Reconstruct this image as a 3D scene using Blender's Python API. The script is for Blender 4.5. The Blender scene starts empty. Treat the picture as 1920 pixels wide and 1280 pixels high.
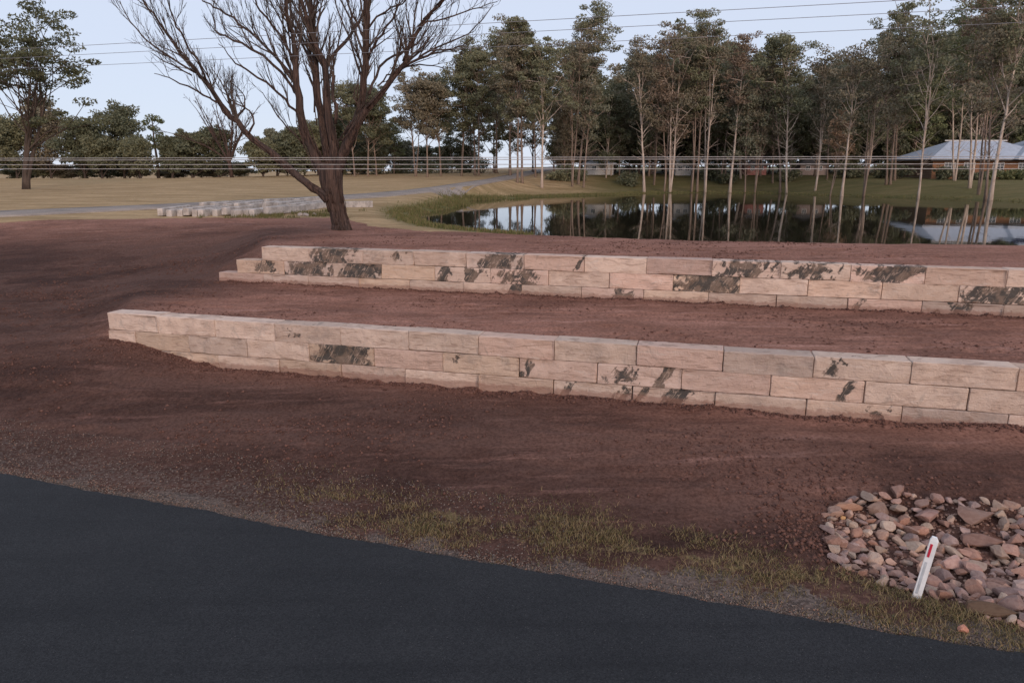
import bpy, math, random
import numpy as np
from mathutils import Vector

# ------------------------------------------------------------------ camera, sky, sun, exposure
S = bpy.context.scene
COL = S.collection
cam = bpy.data.cameras.new('camera')
cam.sensor_width = 36.0
cam.lens = 25.125
cam.clip_start = 0.1
cam.clip_end = 9000
camo = bpy.data.objects.new('camera', cam)
COL.objects.link(camo)
camo.location = (0, 0, 5.8)
camo.rotation_euler = (math.radians(90 - 13.5), 0, 0)
S.camera = camo

SUN_EL, SUN_AZ = math.radians(17), math.radians(160)      # low sun behind the camera, azimuth clockwise from +Y
W = bpy.data.worlds.new('World')
S.world = W
W.use_nodes = True
wn = W.node_tree
wn.nodes.clear()
sky = wn.nodes.new('ShaderNodeTexSky')
sky.sky_type = 'NISHITA'
sky.sun_disc = False
sky.sun_elevation = SUN_EL
sky.sun_rotation = SUN_AZ
sky.altitude = 0
sky.air_density = 1.0
sky.dust_density = 0.3
sky.ozone_density = 4.0
bg = wn.nodes.new('ShaderNodeBackground')
bg.inputs['Strength'].default_value = 0.11
wo = wn.nodes.new('ShaderNodeOutputWorld')
veil = wn.nodes.new('ShaderNodeMix')                      # thin even veil of high cloud over the whole sky
veil.data_type = 'RGBA'
veil.inputs[0].default_value = 0.9
veil.inputs[7].default_value = (4.7, 5.1, 6.1, 1)
wn.links.new(sky.outputs[0], veil.inputs[6])
wn.links.new(veil.outputs[2], bg.inputs[0])
wn.links.new(bg.outputs[0], wo.inputs[0])

sl = bpy.data.lights.new('sun', 'SUN')
sl.energy = 1.5
sl.angle = math.radians(24)
sl.color = (1.0, 0.76, 0.61)
so = bpy.data.objects.new('sun', sl)
COL.objects.link(so)
sd_ = Vector((math.sin(SUN_AZ) * math.cos(SUN_EL), math.cos(SUN_AZ) * math.cos(SUN_EL), math.sin(SUN_EL)))
so.rotation_euler = sd_.to_track_quat('Z', 'Y').to_euler()
so.location = (0, -20, 30)

S.view_settings.view_transform = 'Standard'
S.view_settings.look = 'None'
S.view_settings.gamma = 1.0
S.view_settings.exposure = 0.45
S.view_settings.use_curve_mapping = False
S.render.engine = 'CYCLES'
S.cycles.max_bounces = 6
S.cycles.transparent_max_bounces = 8
S.cycles.caustics_reflective = False
S.cycles.caustics_refractive = False

# ------------------------------------------------------------------ noise and small helpers
def _hash(ix, iy, iz):
    h = (ix.astype(np.int64) * 374761393 + iy.astype(np.int64) * 668265263 + iz.astype(np.int64) * 2147483647 + 1013904223) & 0xffffffff
    h = ((h ^ (h >> 13)) * 1274126177) & 0xffffffff
    h = ((h ^ (h >> 16)) * 2246822519) & 0xffffffff
    h = h ^ (h >> 15)
    return (h & 0xffffff) / float(0xffffff)

def vnoise(x, y, z=0.0):
    x = np.asarray(x, float); y = np.asarray(y, float); z = np.asarray(z, float) + 0 * x
    ix, iy, iz = np.floor(x), np.floor(y), np.floor(z)
    fx, fy, fz = x - ix, y - iy, z - iz
    fx, fy, fz = [f * f * (3 - 2 * f) for f in (fx, fy, fz)]
    r = 0
    for dx in (0, 1):
        for dy in (0, 1):
            for dz in (0, 1):
                w = (fx if dx else 1 - fx) * (fy if dy else 1 - fy) * (fz if dz else 1 - fz)
                r = r + w * _hash(ix + dx, iy + dy, iz + dz)
    return r * 2 - 1

def fbm(x, y, z=0.0, o=4):
    r = 0; a = 1.0; t = 0
    for k in range(o):
        r = r + a * vnoise(np.asarray(x) * 2 ** k + 17.3 * k, np.asarray(y) * 2 ** k + 5.1 * k, np.asarray(z) * 2 ** k)
        t += a; a *= .5
    return r / t

def sstep(a, b, x):
    t = np.clip((np.asarray(x, float) - a) / (b - a), 0, 1)
    return t * t * (3 - 2 * t)

# ------------------------------------------------------------------ the lie of the land (metres, camera above the origin)
D2 = np.array([0.96615, -0.25796])      # along the stone walls
N2 = np.array([0.25796, 0.96615])       # uphill, square to the walls
QL, QU = 16.45, 22.85                   # front faces of the lower and the upper wall
ZW = 2.75                               # pond surface
POND = np.array([(4, 32.6), (1, 33.9), (-1.6, 36), (-3.7, 38.7), (-5.3, 42.6), (-6.6, 47.5), (-7, 51.5), (-6.4, 54.2), (-4.6, 62),
                 (-4.2, 64.5), (-5.4, 71), (-4.6, 74.5), (-2, 77), (2.5, 83.2), (8, 88), (13.2, 91), (17.9, 97.5), (25, 99), (34.8, 97.1), (39.1, 87),
                 (46.1, 79.8), (50.4, 71.7), (62, 64), (74, 50), (70, 34), (58, 25), (40, 26.8), (20, 29.2), (13.5, 30), (8, 31)], float)
ROAD = np.array([(-60, 30.5), (-25, 18.2), (-14, 14.35), (-10.0, 12.99), (-8.1, 12.34), (-6.4, 11.81), (-4.78, 11.22), (-3.3, 10.68), (-2.27, 10.34), (0.3, 9.5),
                 (3.2, 8.63), (4.37, 8.22), (5.12, 7.99), (6.28, 7.63), (14, 5.3), (40, -2)], float)

def seg_dist(px, py, poly, closed):
    best = np.full(px.shape, 1e9)
    n = len(poly)
    for i in range(n if closed else n - 1):
        a = poly[i]; b = poly[(i + 1) % n]
        dx, dy = b - a
        t = np.clip(((px - a[0]) * dx + (py - a[1]) * dy) / (dx * dx + dy * dy), 0, 1)
        best = np.minimum(best, np.hypot(px - a[0] - t * dx, py - a[1] - t * dy))
    return best

def inside(px, py, poly):
    r = np.zeros(px.shape, bool)
    n = len(poly)
    for i in range(n):
        x0, y0 = poly[i]; x1, y1 = poly[(i + 1) % n]
        c = (y0 > py) != (y1 > py)
        xx = x0 + (py - y0) * (x1 - x0) / (y1 - y0 + 1e-12)
        r ^= c & (px < xx)
    return r

def pond_sd(X, Y):
    d = seg_dist(X, Y, POND, True)
    return np.where(inside(X, Y, POND), -d, d)

def road_e(X, Y):
    return (Y - np.interp(X, ROAD[:, 0], ROAD[:, 1])) * 0.95

SOIL_EDGE = [(-80, 36), (-29, 39.5), (-20, 41), (-12, 41.6), (-9.5, 42), (-8, 38.5), (-6.5, 35.5), (-4, 33.2), (-2.4, 32.9), (1, 33.4), (7, 31), (13, 30), (20, 29.2), (40, 27), (60, 24.5), (90, 20)]

def land(X, Y, rough=True):
    X = np.asarray(X, float); Y = np.asarray(Y, float)
    p = X * D2[0] + Y * D2[1]; q = X * N2[0] + Y * N2[1]
    e = road_e(X, Y)
    kx = sstep(-60, 15, X)
    B = 3.03 + (.02 + .006 * kx) * np.maximum(0, Y - 38)
    yc = 112 + 60 * kx
    B = B - .04 * np.maximum(0, Y - yc)
    B = np.maximum(B, -3 + 0 * B)
    g0 = .42 * sstep(.4, 6, e)
    g0 = g0 + .58 * sstep(-12.2, -16.4, p) * sstep(12.2, 16.2, q)
    if rough:
        g0 = g0 + .05 * sstep(14.9, 16.3, q) * (fbm(p * 1.3, q * .7, 3.0) + .2) + .07 * sstep(15.9, 16.4, q) * np.maximum(0, fbm(p * 2.2, 1.7 + 0 * q, 8.0) + .15)
        g0 = g0 + .14 * np.exp(-((p - 6.2) / .9) ** 2) * sstep(15.4, 16.3, q)
    h1 = .12 + np.clip(-16.4 - p, 0, 6) * .85
    s1 = sstep(0, 1, (q - 16.62) / (2 * h1))
    g1 = 1.745 + .0 * p
    if rough:
        g1 = g1 + .035 * fbm(p * .5, q * 1.2, 1.0) + .06 * sstep(22.2, 22.8, q) * np.maximum(0, fbm(p * 2.0, 0 * q, 5.0) + .1)
    h2 = .12 + np.clip(-15.5 - p, 0, 6) * .8
    s2 = sstep(0, 1, (q - 23.05) / (2 * h2))
    z = g0 + (g1 - g0) * s1 + (B - g1) * s2
    # the pond and its banks
    s = pond_sd(X, Y)
    far = sstep(60, 76, Y) * sstep(-6, 4, X)
    wd = 3.0 + 13 * far
    zo = ZW + .1 * sstep(0, .5, s) + (z - ZW - .1) * sstep(0, 1, s / wd)
    zi = ZW - .9 * sstep(0, 4, -s)
    z = np.where(s > 0, np.where(s < wd, zo, z), zi)
    # stone-lined swale by the road
    a = np.array([6.1, 10.3]); b = np.array([12.0, 8.4]); d = b - a
    t = np.clip(((X - a[0]) * d[0] + (Y - a[1]) * d[1]) / (d @ d), 0, 1)
    ds = np.hypot(X - a[0] - t * d[0], Y - a[1] - t * d[1])
    z = z - .3 * sstep(1.9, .2, ds)
    # road bed
    z = z + (-.09 - z) * sstep(.12, -.25, e) * sstep(-7.4, -7.1, e)
    if rough:
        tracks = 0
        for q0, ph in ((18.6, 0.), (20.3, 0.), (13.9, .6), (12.3, .6), (26.2, 1.2), (27.9, 1.2), (20.9, 2.0), (14.6, 2.4)):
            dq = q - q0 - .35 * np.sin(p * .16 + ph * 3) - .1 * ph * (p * .12)
            tracks = tracks - .022 * np.exp(-(dq / .17) ** 2) * (1 + .5 * np.sign(np.sin(p * 24 + dq * 18))) * sstep(-.35, .25, fbm(p * .3 + q0, q * .2, 14.0, 2)) + .016 * np.exp(-((np.abs(dq) - .3) / .09) ** 2)
        soil = sstep(1.0, -.6, Y - np.interp(X, [a_ for a_, _ in SOIL_EDGE], [b_ for _, b_ in SOIL_EDGE])) * sstep(.2, 1.2, e)
        z = z + soil * (.035 * fbm(X * 1.1, Y * 1.6, 2.0) + tracks + .034 * fbm(X * 4.2, Y * 5.0, 4.0, 3) * (.5 + sstep(-.3, .4, fbm(X * .5, Y * .5, 9.0))))
        z = z + (1 - soil) * .02 * fbm(X * .8, Y * .8, 6.0) * sstep(.0, .6, e) * sstep(30, 40, Y)
        z = z + .012 * fbm(X * 6, Y * 6, 7.0, 2) * sstep(.1, .5, e) * sstep(3, 1, e)
    return z

# ------------------------------------------------------------------ node helper and materials
class NT:
    def __init__(s, name):
        s.m = bpy.data.materials.new(name); s.m.use_nodes = True
        s.t = s.m.node_tree; s.t.nodes.clear()
        s.out = s.t.nodes.new('ShaderNodeOutputMaterial')
    def n(s, typ, out=0, **kw):
        nd = s.t.nodes.new('ShaderNode' + typ)
        for k, v in kw.items():
            if k.startswith('_'):
                setattr(nd, k[1:], v)
            else:
                key = int(k[1:]) if k[0] == 'i' and k[1:].isdigit() else k.replace('__', ' ')
                s.put(nd.inputs[key], v)
        return nd.outputs[out]
    def put(s, inp, v):
        if isinstance(v, bpy.types.NodeSocket): s.t.links.new(v, inp)
        elif isinstance(v, (tuple, list)) and inp.type == 'RGBA' and len(v) == 3: inp.default_value = (*v, 1)
        else: inp.default_value = v
    def noise(s, vec, scale, detail=4, rough=.55, out=0, dist=0.0):
        return s.n('TexNoise', out, Vector=vec, Scale=scale, Detail=detail, Roughness=rough, Distortion=dist)
    def map(s, vec, scale=(1, 1, 1), rot=(0, 0, 0), loc=(0, 0, 0)):
        return s.n('Mapping', 0, Vector=vec, Scale=scale, Rotation=rot, Location=loc)
    def mix(s, f, a, b, mode='MIX'):
        nd = s.t.nodes.new('ShaderNodeMix'); nd.data_type = 'RGBA'; nd.blend_type = mode; nd.clamp_factor = True
        s.put(nd.inputs[0], f); s.put(nd.inputs[6], a); s.put(nd.inputs[7], b)
        return nd.outputs[2]
    def math(s, op, a, b=0.0, c=0.0, clamp=False):
        nd = s.t.nodes.new('ShaderNodeMath'); nd.operation = op; nd.use_clamp = clamp
        s.put(nd.inputs[0], a); s.put(nd.inputs[1], b); s.put(nd.inputs[2], c)
        return nd.outputs[0]
    def ss(s, v, lo, hi, a=0.0, b=1.0):
        nd = s.t.nodes.new('ShaderNodeMapRange'); nd.interpolation_type = 'SMOOTHSTEP'
        s.put(nd.inputs[0], v); s.put(nd.inputs[1], lo); s.put(nd.inputs[2], hi); s.put(nd.inputs[3], a); s.put(nd.inputs[4], b)
        return nd.outputs[0]
    def attr(s, name, kind='GEOMETRY', out='Fac'):
        nd = s.t.nodes.new('ShaderNodeAttribute'); nd.attribute_name = name; nd.attribute_type = kind
        return nd.outputs[out]
    def coord(s, which='Object'):
        return s.t.nodes.new('ShaderNodeTexCoord').outputs[which]
    def geo(s, which):
        return s.t.nodes.new('ShaderNodeNewGeometry').outputs[which]
    def bump(s, h, strength=.4, dist=.02):
        return s.n('Bump', 0, Height=h, Strength=strength, Distance=dist)
    def finish(s, col, rough=.9, normal=None, spec=.3, metal=0.0, **kw):
        nd = s.t.nodes.new('ShaderNodeBsdfPrincipled')
        s.put(nd.inputs['Base Color'], col); s.put(nd.inputs['Roughness'], rough); s.put(nd.inputs['Metallic'], metal)
        s.put(nd.inputs['Specular IOR Level'], spec)
        if normal is not None: s.put(nd.inputs['Normal'], normal)
        for k, v in kw.items(): s.put(nd.inputs[k.replace('__', ' ')], v)
        s.t.links.new(nd.outputs[0], s.out.inputs[0])
        return s.m

WALL_ROT = math.atan(.267)

def mat_land():
    t = NT('soil_and_grass')
    P = t.geo('Position')
    n_big = t.noise(P, .35, 5, .6)
    n_mid = t.noise(P, 2.2, 5, .65)
    n_fine = t.noise(P, 14, 6, .7)
    n_grit = t.noise(P, 60, 3, .7)
    st = t.map(P, (.22, 2.6, 1), (0, 0, WALL_ROT))
    n_st = t.noise(st, 1.6, 5, .65)
    # soil
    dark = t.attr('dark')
    soil = t.mix(t.ss(n_big, .35, .65), (.27, .132, .094), (.345, .175, .129))
    soil = t.mix(t.ss(n_st, .52, .72), soil, (.42, .23, .18))
    soil = t.mix(t.ss(n_st, .46, .3), soil, (.18, .083, .06))
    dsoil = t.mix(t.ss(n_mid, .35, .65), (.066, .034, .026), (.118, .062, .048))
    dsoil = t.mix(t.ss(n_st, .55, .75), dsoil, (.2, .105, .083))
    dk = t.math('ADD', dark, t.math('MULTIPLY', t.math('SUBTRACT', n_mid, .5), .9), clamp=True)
    comp = t.noise(t.map(P, (.5, 1.4, 1), (0, 0, WALL_ROT)), .32, 4, .6, 0, .5)
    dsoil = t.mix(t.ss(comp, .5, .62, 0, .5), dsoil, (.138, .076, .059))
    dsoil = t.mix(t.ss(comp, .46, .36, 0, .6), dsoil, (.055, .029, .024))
    soil = t.mix(t.ss(comp, .47, .35, 0, .45), soil, (.17, .085, .066))
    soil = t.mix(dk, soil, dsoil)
    soil = t.mix(t.ss(n_fine, .6, .38, 0, .75), soil, t.mix(1.0, soil, (.5, .46, .45), 'MULTIPLY'))
    soil = t.mix(t.ss(n_grit, .66, .74, 0, .45), soil, (.36, .25, .21))
    # gravel
    vor = t.n('TexVoronoi', 1, Vector=P, Scale=26.0)
    grav = t.mix(t.n('SeparateColor', 0, Color=vor), (.06, .046, .04), (.19, .145, .125))
    grav = t.mix(t.ss(n_mid, .4, .7, 0, .7), grav, (.13, .085, .066))
    g = t.math('ADD', t.attr('gravel'), t.math('MULTIPLY', t.math('SUBTRACT', n_fine, .5), 1.6))
    col = t.mix(t.ss(g, .35, .65), soil, grav)
    # grass: dry and green
    gs = t.noise(t.map(P, (.35, 1.6, 1), (0, 0, .35)), .5, 5, .6)
    dry = t.mix(t.ss(gs, .35, .65), (.3, .2, .102), (.48, .33, .185))
    dry = t.mix(t.ss(n_mid, .4, .7, 0, .4), dry, (.26, .185, .095))
    dry = t.mix(t.ss(n_fine, .35, .7, 0, .3), dry, (.2, .15, .08))
    grn = t.mix(t.ss(n_mid, .35, .65), (.072, .082, .028), (.135, .125, .05))
    grn = t.mix(t.ss(gs, .45, .7, 0, .6), grn, (.19, .15, .07))
    grn = t.mix(t.ss(n_fine, .4, .7, 0, .5), grn, (.05, .056, .022))
    gcol = t.mix(t.math('ADD', t.attr('green'), t.math('MULTIPLY', t.math('SUBTRACT', n_mid, .5), .7), clamp=True), dry, grn)
    gm = t.math('ADD', t.attr('grass'), t.math('MULTIPLY', t.math('SUBTRACT', n_mid, .5), .9))
    gm = t.math('ADD', gm, t.math('MULTIPLY', t.math('SUBTRACT', n_fine, .5), .6))
    col = t.mix(t.ss(gm, .4, .62), col, gcol)
    h = t.math('ADD', t.math('MULTIPLY', n_fine, .7), t.math('MULTIPLY', n_grit, .35))
    h = t.math('ADD', h, t.math('MULTIPLY', n_st, .5))
    return t.finish(col, .95, t.bump(h, t.ss(comp, .38, .6, 1.0, .4), .075), .12)

def mat_asphalt(name, a, b, sc=1.0):
    t = NT(name)
    P = t.geo('Position')
    agg = t.n('TexVoronoi', 1, Vector=P, Scale=60.0 * sc)
    big = t.noise(P, .5, 4, .6)
    tr = t.noise(t.map(P, (.12, 2.2, 1), (0, 0, .32)), 1.0, 4, .6)
    col = t.mix(t.n('SeparateColor', 0, Color=agg), a, b)
    col = t.mix(t.ss(big, .35, .7, 0, .7), col, t.mix(1.0, col, (1.5, 1.46, 1.4), 'MULTIPLY'))
    col = t.mix(t.ss(tr, .45, .7, 0, .7), col, t.mix(1.0, col, (.68, .69, .72), 'MULTIPLY'))
    col = t.mix(t.ss(t.noise(P, 42, 2, .5), .68, .74, 0, .5), col, (.14, .13, .12))
    d = t.n('TexVoronoi', 0, Vector=P, Scale=75.0 * sc)
    return t.finish(col, .82 if sc == 1 else 1.0, t.bump(d, .5, .008), .3 if sc == 1 else .03)

def mat_sandstone():
    t = NT('sandstone')
    O = t.coord('Object')
    rnd = t.n('ObjectInfo', 5)
    off = t.n('CombineXYZ', 0, X=t.math('MULTIPLY', rnd, 37.0), Y=t.math('MULTIPLY', rnd, 11.0), Z=t.math('MULTIPLY', rnd, 23.0))
    V = t.n('VectorMath', 0, _operation='ADD', i0=O, i1=off)
    big = t.noise(V, 1.5, 4, .55, 0, .6)
    mid = t.noise(V, 5, 5, .6, 0, .8)
    fine = t.noise(V, 30, 5, .7)
    pits = t.noise(V, 85, 3, .6)
    bed = t.noise(t.map(V, (.7, 1, 4.5), (0, .35, 0)), 2.6, 5, .6, 0, 1.2)
    col = t.mix(t.ss(big, .36, .64), (.54, .40, .325), (.68, .52, .425))
    col = t.mix(t.math('MULTIPLY', t.ss(rnd, .1, .9), .75), col, t.mix(t.ss(mid, .3, .7), (.54, .41, .34), (.65, .505, .41)))
    col = t.mix(t.ss(t.math('FRACT', t.math('MULTIPLY', rnd, 7.3)), .5, 1.0, 0, .7), col, (.60, .43, .31))
    col = t.mix(t.ss(t.math('FRACT', t.math('MULTIPLY', rnd, 19.7)), .55, 1.0, 0, .6), col, (.42, .325, .285))
    col = t.mix(t.ss(t.math('FRACT', t.math('MULTIPLY', rnd, 31.3)), .6, 1.0, 0, .6), col, (.60, .40, .335))
    col = t.mix(t.ss(bed, .56, .64, 0, .6), col, (.34, .235, .185))
    col = t.mix(t.ss(bed, .42, .34, 0, .5), col, (.62, .52, .45))
    col = t.mix(t.ss(mid, .62, .74, 0, .5), col, (.33, .25, .21))
    col = t.mix(t.ss(fine, .6, .75, 0, .35), col, (.30, .22, .18))
    # grey weather film in patches, dark on old outer faces
    x = t.n('SeparateXYZ', 0, Vector=O)
    zc = t.n('SeparateXYZ', 2, Vector=O)
    slant = t.math('ADD', x, t.math('MULTIPLY', zc, -.55))
    stv = t.n('CombineXYZ', 0, X=t.math('MULTIPLY', slant, 6.0), Y=t.math('MULTIPLY', rnd, 51.0), Z=t.math('MULTIPLY', zc, 1.1))
    streak = t.noise(stv, 1.3, 4, .6, 0, .9)
    blot = t.noise(V, 3.6, 5, .6, 0, .6)
    total = None
    for k in ('a', 'b'):
        c = t.attr('stain_%s_at' % k, 'OBJECT'); w = t.attr('stain_%s_half' % k, 'OBJECT'); s_ = t.attr('stain_%s_dark' % k, 'OBJECT')
        dist = t.math('DIVIDE', t.math('ABSOLUTE', t.math('SUBTRACT', slant, c)), t.math('MAXIMUM', w, .02))
        dz = t.math('MULTIPLY', t.math('ABSOLUTE', t.math('SUBTRACT', zc, .25)), 3.2)
        edge = t.math('SUBTRACT', 1.0, t.math('MAXIMUM', dist, dz))
        edge = t.math('ADD', edge, t.math('MULTIPLY', t.math('SUBTRACT', blot, .5), 3.4))
        edge = t.math('ADD', edge, t.math('MULTIPLY', t.math('SUBTRACT', streak, .5), 1.5))
        edge = t.math('ADD', edge, t.math('MULTIPLY', t.math('SUBTRACT', s_, .72), 1.5))
        m = t.math('MULTIPLY', t.ss(edge, .1, .42), t.ss(w, .0, .02))
        m = t.math('MULTIPLY', m, t.ss(dist, 1.25, 1.1))
        total = m if total is None else t.math('MAXIMUM', total, m)
    patch = t.noise(V, 3.3, 3, .5, 0, .3)
    scol = t.mix(t.ss(patch, .42, .56), (.17, .125, .098), (.05, .05, .048))
    scol = t.mix(t.ss(streak, .62, .7, 0, .7), scol, (.028, .028, .028))
    crack = t.math('ABSOLUTE', t.math('SUBTRACT', t.noise(stv, .9, 3, .5, 0, .5), .5))
    scol = t.mix(t.ss(crack, .014, .004, 0, .8), scol, (.4, .3, .24))
    scol = t.mix(t.ss(fine, .55, .75, 0, .4), scol, (.2, .16, .13))
    film = t.math('MULTIPLY', t.ss(t.noise(V, 1.9, 5, .65, 0, 1.0), .52, .72), t.ss(t.math('FRACT', t.math('MULTIPLY', rnd, 43.7)), .25, .9, .08, .6))
    col = t.mix(film, col, (.27, .225, .2))
    vv = t.ss(t.math('FRACT', t.math('MULTIPLY', rnd, 57.1)), 0, 1, .84, 1.12)
    col = t.mix(1.0, col, t.n('CombineColor', 0, Red=vv, Green=vv, Blue=vv), 'MULTIPLY')
    col = t.mix(t.math('MULTIPLY', total, .93), col, scol)
    # soil splashed on the feet
    mud = t.attr('mud', 'OBJECT')
    mz = t.math('SUBTRACT', t.math('MULTIPLY', mud, .3), zc)
    col = t.mix(t.math('MULTIPLY', t.ss(t.math('ADD', mz, t.math('MULTIPLY', t.math('SUBTRACT', mid, .5), .25)), -.03, .06), .65), col, (.27, .145, .11))
    h = t.math('ADD', t.math('MULTIPLY', mid, .8), t.math('MULTIPLY', fine, .45))
    h = t.math('ADD', h, t.math('ADD', t.math('MULTIPLY', bed, .6), t.math('MULTIPLY', pits, .15)))
    h = t.math('ADD', h, t.math('MULTIPLY', total, -.25))
    return t.finish(col, .92, t.bump(h, 1.0, .05), .15)

def mat_rock():
    t = NT('swale_rock')
    O = t.coord('Object')
    rnd = t.n('ObjectInfo', 5)
    off = t.n('CombineXYZ', 0, X=t.math('MULTIPLY', rnd, 31.0), Y=t.math('MULTIPLY', rnd, 17.0), Z=t.math('MULTIPLY', rnd, 7.0))
    V = t.n('VectorMath', 0, _operation='ADD', i0=O, i1=off)
    a = t.noise(V, 3, 4, .55, 0, .5); f = t.noise(V, 14, 5, .65)
    base = t.attr('tint', 'OBJECT', 'Color')
    col = t.mix(t.ss(a, .35, .7, 0, .55), base, t.mix(1.0, base, (.6, .5, .5), 'MULTIPLY'))
    col = t.mix(t.ss(f, .55, .72, 0, .5), col, t.mix(1.0, base, (1.35, 1.3, 1.25), 'MULTIPLY'))
    col = t.mix(t.ss(t.noise(V, 40, 3, .6), .62, .7, 0, .4), col, (.1, .07, .06))
    h = t.math('ADD', a, t.math('MULTIPLY', f, .5))
    return t.finish(col, .85, t.bump(h, .5, .02), .25)

def mat_leaf():
    t = NT('foliage')
    tint = t.attr('tint', 'OBJECT', 'Color')
    r = t.geo('Random Per Island')
    P = t.geo('Position')
    cl = t.noise(P, .45, 3, .6)
    col = t.mix(t.ss(r, 0, 1, 0, .75), tint, t.mix(1.0, tint, (1.75, 1.6, 1.45), 'MULTIPLY'))
    col = t.mix(t.ss(t.math('FRACT', t.math('MULTIPLY', r, 13.7)), .85, 1.0, 0, .35), col, (.16, .1, .065))
    col = t.mix(t.ss(cl, .4, .65, 0, .45), col, t.mix(1.0, tint, (1.2, 1.08, .95), 'MULTIPLY'))
    d = t.t.nodes.new('ShaderNodeBsdfPrincipled')
    t.put(d.inputs['Base Color'], col); t.put(d.inputs['Roughness'], .6); t.put(d.inputs['Specular IOR Level'], .3)
    tr = t.t.nodes.new('ShaderNodeBsdfTranslucent'); t.put(tr.inputs[0], col)
    mx = t.t.nodes.new('ShaderNodeMixShader'); mx.inputs[0].default_value = .25
    t.t.links.new(d.outputs[0], mx.inputs[1]); t.t.links.new(tr.outputs[0], mx.inputs[2]); t.t.links.new(mx.outputs[0], t.out.inputs[0])
    return t.m

def mat_bark(name, a, b, c, vs=(5, 5, .5), bs=.5, bd=.03):
    t = NT(name)
    O = t.coord('Object')
    st = t.noise(t.map(O, vs), 1.0, 5, .6, 0, .6)
    pt = t.noise(O, 1.1, 4, .6)
    col = t.mix(t.ss(st, .35, .65), a, b)
    col = t.mix(t.ss(pt, .5, .68, 0, .75), col, c)
    return t.finish(col, .9, t.bump(st, bs, bd), .15)

def mat_blades(name, a, b, c):
    t = NT(name)
    r = t.geo('Random Per Island')
    col = t.mix(t.ss(r, 0, .6), a, b)
    col = t.mix(t.ss(t.math('FRACT', t.math('MULTIPLY', r, 9.1)), .6, .9), col, c)
    return t.finish(col, .8, None, .15)

def mat_clod():
    t = NT('soil_clods')
    r = t.geo('Random Per Island'); P = t.geo('Position')
    f = t.noise(P, 25, 4, .7)
    col = t.mix(r, (.085, .043, .034), (.17, .09, .07))
    col = t.mix(t.ss(f, .5, .7, 0, .5), col, (.09, .04, .033))
    return t.finish(col, .95, t.bump(f, .6, .02), .1)

def mat_gravel():
    t = NT('road_gravel')
    r = t.geo('Random Per Island')
    col = t.mix(r, (.055, .045, .04), (.22, .175, .15))
    col = t.mix(t.ss(t.math('FRACT', t.math('MULTIPLY', r, 5.7)), .7, .9), col, (.24, .14, .1))
    return t.finish(col, .85, None, .2)

def mat_pebble():
    t = NT('swale_pebbles')
    r = t.geo('Random Per Island')
    col = t.mix(r, (.16, .095, .075), (.36, .23, .18))
    col = t.mix(t.ss(t.math('FRACT', t.math('MULTIPLY', r, 5.7)), .5, .9), col, (.13, .07, .055))
    return t.finish(col, .9, None, .2)

def mat_plain(name, col, rough=.6, spec=.4, metal=0.0, nscale=6.0, var=.25, bs=.15):
    t = NT(name)
    O = t.coord('Object')
    n = t.noise(O, nscale, 5, .6)
    c = t.mix(t.ss(n, .3, .7, 0, 1), tuple(x * (1 - var) for x in col), tuple(min(1, x * (1 + var * .5)) for x in col))
    return t.finish(c, rough, t.bump(n, bs, .01), spec, metal)

def mat_water():
    t = NT('pond_water')
    P = t.geo('Position')
    w1 = t.noise(t.map(P, (1, .5, 1)), 1.2, 3, .5)
    w2 = t.noise(P, .25, 2, .5)
    h = t.math('ADD', w1, w2)
    return t.finish((.018, .016, .010), .03, t.bump(h, .09, .02), .5, 0.0, IOR=1.333)

def mat_brick(name, a, b):
    t = NT(name)
    O = t.coord('Object')
    m = t.map(O, (1, 1, 1), (math.radians(90), 0, 0))
    br = t.n('TexBrick', 0, Vector=m, Color1=a, Color2=b, Mortar=(.3, .25, .2), Scale=2.0, Mortar__Size=.012)
    n = t.noise(O, 3, 4, .6)
    return t.finish(t.mix(t.ss(n, .3, .7, 0, .4), br, b), .85, None, .2)

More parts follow.
